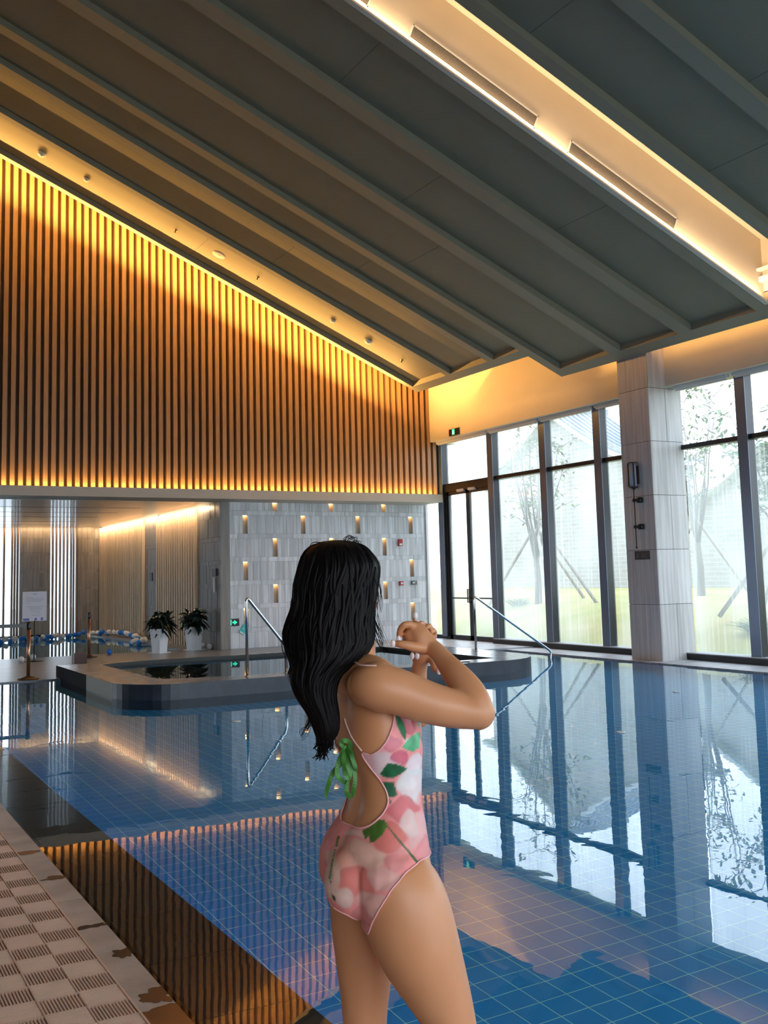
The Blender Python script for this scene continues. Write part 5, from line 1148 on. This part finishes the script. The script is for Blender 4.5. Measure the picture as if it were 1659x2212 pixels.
sx_, sy_ = np.sin(AL), -np.cos(AL)
S = (V[:, 0] - CX) * sx_ + (V[:, 1] - CY) * sy_
X = np.where(S < 0, V[:, 0] - 2 * S * sx_, V[:, 0])
Fv = sdf(X, V[:, 2])
SF = np.abs(S)
newv = []; newn = []; nf = []; vmap = {}
def vid(i):
    if i not in vmap: vmap[i] = len(newv); newv.append(V[i]); newn.append(N[i])
    return vmap[i]
def eid(i, j):
    k = (min(i, j), max(i, j), 'e')
    if k not in vmap:
        t = Fv[i] / (Fv[i] - Fv[j]); vmap[k] = len(newv); newv.append(V[i] * (1 - t) + V[j] * t); newn.append(N[i] * (1 - t) + N[j] * t)
    return vmap[k]
for p in tm.polygons:
    ids = list(p.vertices); fs = [Fv[i] for i in ids]
    if max(fs) <= 0: continue
    r = []
    for a in range(len(ids)):
        i, j = ids[a], ids[(a + 1) % len(ids)]
        if Fv[i] > 0: r.append(vid(i))
        if (Fv[i] > 0) != (Fv[j] > 0): r.append(eid(i, j))
    if len(r) >= 3: nf.append(r)
NV = np.array(newv); NN = np.array(newn); NN /= np.linalg.norm(NN, axis=1)[:, None]
NV = NV + NN * .0028
sm = bpy.data.meshes.new('swimsuit'); sm.from_pydata(NV.tolist(), [], nf); sm.update()
# print of the fabric: watercolour petals and leaves, fixed to the cloth
Xp = NV[:, 0].copy(); Zp = NV[:, 2].copy()
c_ = np.tile(np.array([.90, .42, .40]), (len(NV), 1))
wob = np.array([[noise.noise(Vector(v) * 28), noise.noise(Vector(v) * 28 + Vector((9, 3, 1)))] for v in NV.tolist()]) * .016
fine = np.array([noise.noise(Vector(v) * 60) for v in NV.tolist()])
c_ *= (1 + .10 * fine)[:, None]
for cx, cz_, rx, rz_, col in PETALS:
    dd = np.sqrt(((Xp + wob[:, 0] - cx) / rx) ** 2 + ((Zp + wob[:, 1] - cz_) / rz_) ** 2)
    w = np.clip((1.05 - dd) / .18, 0, 1)[:, None] * (.82 + .18 * fine[:, None])
    inner = (1 - .14 * np.clip(dd, 0, 1))[:, None]
    c_ = c_ * (1 - w) + np.array(col) * inner * w
for P_, col in LEAVES:
    poly_ = np.array(P_); w = np.clip(sdf(Xp, Zp) / .0016 + .5, 0, 1)[:, None]
    c_ = c_ * (1 - w) + np.array(col) * (1 + .35 * fine[:, None]) * w
c_ = np.clip(c_, 0, 1) ** 1.45
ca = sm.color_attributes.new('tint', 'FLOAT_COLOR', 'POINT')
ca.data.foreach_set('color', np.concatenate([c_, np.ones((len(c_), 1))], 1).ravel())
sm.polygons.foreach_set('use_smooth', [True] * len(sm.polygons))
m_suit = mat('floral_swim_fabric', (1, 1, 1), .5, tint=True, bump=.06, bscale=(300, 300, 300)); sm.materials.append(m_suit)
so = bpy.data.objects.new('swimsuit', sm); COL.objects.link(so); so.parent = person
so['label'] = 'pink floral swimsuit with green leaves and a low open back'
# piping along the cut edges
ec = {}
for f in nf:
    for a in range(len(f)):
        k = (min(f[a], f[(a + 1) % len(f)]), max(f[a], f[(a + 1) % len(f)])); ec[k] = ec.get(k, 0) + 1
adj = {}
for (a, b_), n_ in ec.items():
    if n_ == 1: adj.setdefault(a, []).append(b_); adj.setdefault(b_, []).append(a)
seen = set(); g = MB()
for s0 in adj:
    if s0 in seen: continue
    ch = [s0]; seen.add(s0); cur = s0
    while True:
        nx = [q for q in adj[cur] if q not in seen]
        if not nx: break
        cur = nx[0]; seen.add(cur); ch.append(cur)
    if len(ch) > 12:
        pts = [NV[i] for i in ch] + [NV[ch[0]]]
        pts = [np.mean(pts[max(0, i - 2):i + 3], axis=0) for i in range(0, len(pts))][::2]
        g.tube(pts, .0021, 6, caps=False)
pm = mat('pink_piping', (.86, .42, .42), .5)
g.build('edge_piping', pm, so)
m_bead = mat('dark_green_stitch', (.06, .08, .02), .5)
g = MB()
for i, p in enumerate(cat(SEAM[1:], 7)):
    g.ball((p[0], p[1] + .045 * 0, p[2]), .0026, 8, 6)
# seat the stitches on the cloth
sg_ = MB()
for p in cat(SEAM[1:], 9):
    m_ = np.where((np.abs(NV[:, 2] - p[2]) < .006) & (np.abs(NV[:, 0] - p[0]) < .008) & (NV[:, 1] < .02))[0]
    if len(m_): q = NV[m_[np.argmin(NV[m_, 1])]]; sg_.ball((p[0], q[1], p[2]), .0026, 8, 6)
sg_.build('centre_stitching', m_bead, so)
# ---- straps and green bow
m_strap = mat('pink_strap', (.80, .50, .42), .5)
def hug(P_, off=.003):
    """lay a path on the skin where it runs behind it"""
    o = []
    for p in P_:
        m_ = np.where((np.abs(BV[:, 2] - p[2]) < .006) & (np.abs(BV[:, 0] - p[0]) < .006))[0]
        y = BV[m_, 1].min() - off if len(m_) else p[1]
        o.append((p[0], y, p[2]))
    return o
BV = np.array([v.co[:] for v in body.vertices])
MB().tube([tuple(p) for p in hug(cat(STRAP_BACK, 6), .001)], .0018, 6).build('back_strap', m_strap, so)
MB().tube([tuple(p) for p in hug(cat(STRAP_NECK, 6), .001)], .002, 6).build('neck_strap', m_strap, so)
m_grn = mat('green_ribbon', (.07, .24, .04), .5, noise_amt=.3, nscale=(30, 30, 30))
def ribbon(g, P_, w=.010):
    q = [Vector(p) for p in P_]; n = len(q); A = []; 
    for i, p in enumerate(q):
        t = (q[min(i + 1, n - 1)] - q[max(i - 1, 0)]).normalized()
        s = t.cross(Vector((0, -1, .15 * math.sin(i * .5)))); s = s.normalized() if s.length > .05 else Vector((1, 0, 0))
        s = (s + Vector((0, .5 * math.sin(i * .42), 0))).normalized(); u = t.cross(s)
        ww = w * (1 if i < n - 4 else .45 + .14 * (n - 1 - i)); h = .0011
        A += [p - s * ww / 2 + u * h, p + s * ww / 2 + u * h, p + s * ww / 2 - u * h, p - s * ww / 2 - u * h]
    F = []
    for i in range(n - 1):
        for k in range(4): F.append((i * 4 + k, i * 4 + (k + 1) % 4, i * 4 + 4 + (k + 1) % 4, i * 4 + 4 + k))
    F += [(3, 2, 1, 0), tuple((n - 1) * 4 + k for k in range(4))]
    g.poly(A, F, None, False)
bow = MB()
kq = BOW_KNOT[0]
mm = np.where((np.abs(BV[:, 2] - kq[2]) < .01) & (np.abs(BV[:, 0] - kq[0]) < .012))[0]
ky = BV[mm, 1].min() if len(mm) else kq[1]
dy = ky - .012 - kq[1]
for L in RIBBONS: ribbon(bow, [(p[0], p[1] + dy, p[2]) for p in cat(L, 6)])
bow.ball((kq[0], kq[1] + dy, kq[2]), .0075, 14, 10, sc=(1.1, .8, 1))
bw = bow.build('ribbon_bow', m_grn, so); bw['label'] = 'green ribbon bow tied on the back with long tails'
# ---- nails and eyes
m_nail = mat('pale_nail', (.85, .72, .70), .2, coat=.6)
for p in NAILS: MB().ball((0, 0, 0), .0075, 12, 8, sc=(.8, .5, 1.15)).build('nail', m_nail, person, loc=p)
m_eye = mat('dark_eye', (.02, .012, .01), .15); m_lip = mat('rose_lip', (.55, .15, .14), .35)
for sgn in (-1, 1):
    MB().ball((0, 0, 0), .010, 14, 10, sc=(1, 1, .55)).build('eye', m_eye, person, loc=hp(.070, sgn * .030, .004))
# ---- hair
m_hair = mat('black_hair', (.004, .003, .003), .5, spec=.12, noise_amt=.3, nscale=(60, 60, 4))
HQ = cat(HAIR, 5); n = 180; P = []; F = []
for q in HQ:
    cx, cy_, z, w, dth = q; w = max(w, .002); dth = max(dth, .002)
    low = max(0, min(1, (1.50 - z) / .25))
    for k in range(n):
        t = 2 * PI * k / n; c0, s0 = math.cos(t), math.sin(t)
        gr = noise.noise(Vector((c0 * 9, s0 * 9, z * 2.4))) * .055 + noise.noise(Vector((c0 * 26, s0 * 26, z * 3.0 + 5))) * .035
        wave = .05 * math.sin(z * 34 + t * 2) * low
        r = 1 + gr * (.5 + .8 * low) + wave * .5
        P.append((cx + w * r * c0, cy_ + dth * r * s0 + .006 * math.sin(z * 30) * low, z))
m_ = len(HQ)
for i in range(m_ - 1):
    for k in range(n): F.append((i * n + k, (i + 1) * n + k, (i + 1) * n + (k + 1) % n, i * n + (k + 1) % n))
F.append(tuple(range(n))); F.append(tuple((m_ - 1) * n + k for k in range(n - 1, -1, -1)))
hair = MB().poly(P, F, None, True)
Rr = random.Random(11)
for L in WISPS:
    q = cat(L, 5); r0 = Rr.uniform(.0006, .0013)
    hair.tube([tuple(p) for p in q], [r0 * (1 - .75 * i / (len(q) - 1)) for i in range(len(q))], 5)
# strand locks following the surface, for relief and a ragged hem
for k in range(170):
    t = Rr.uniform(PI, 2 * PI) if Rr.random() < .75 else Rr.uniform(0, 2 * PI)
    i0 = Rr.randint(6, m_ - 30); i1 = min(m_ - 1, i0 + Rr.randint(22, 60)); pts = []
    for i in range(i0, i1, 3):
        cx, cy_, z, w, dth = HQ[i]; tt = t + .10 * math.sin(z * 22 + k)
        pts.append((cx + w * 1.0 * math.cos(tt), cy_ + dth * 1.0 * math.sin(tt), z))
    if i1 >= m_ - 8:
        l = pts[-1]; pts += [(l[0] + Rr.uniform(-.012, .006), l[1], l[2] - Rr.uniform(.008, .02)), (l[0] + Rr.uniform(-.02, .008), l[1], l[2] - Rr.uniform(.02, .035))]
    nn_ = len(pts); r0 = Rr.uniform(.003, .0065)
    if nn_ > 3: hair.tube(pts, [r0 * math.sin(PI * (.12 + .86 * i / (nn_ - 1))) + .0004 for i in range(nn_)], 6)
ho = hair.build('hair', m_hair, person); ho['label'] = 'long wavy black hair falling down the back'
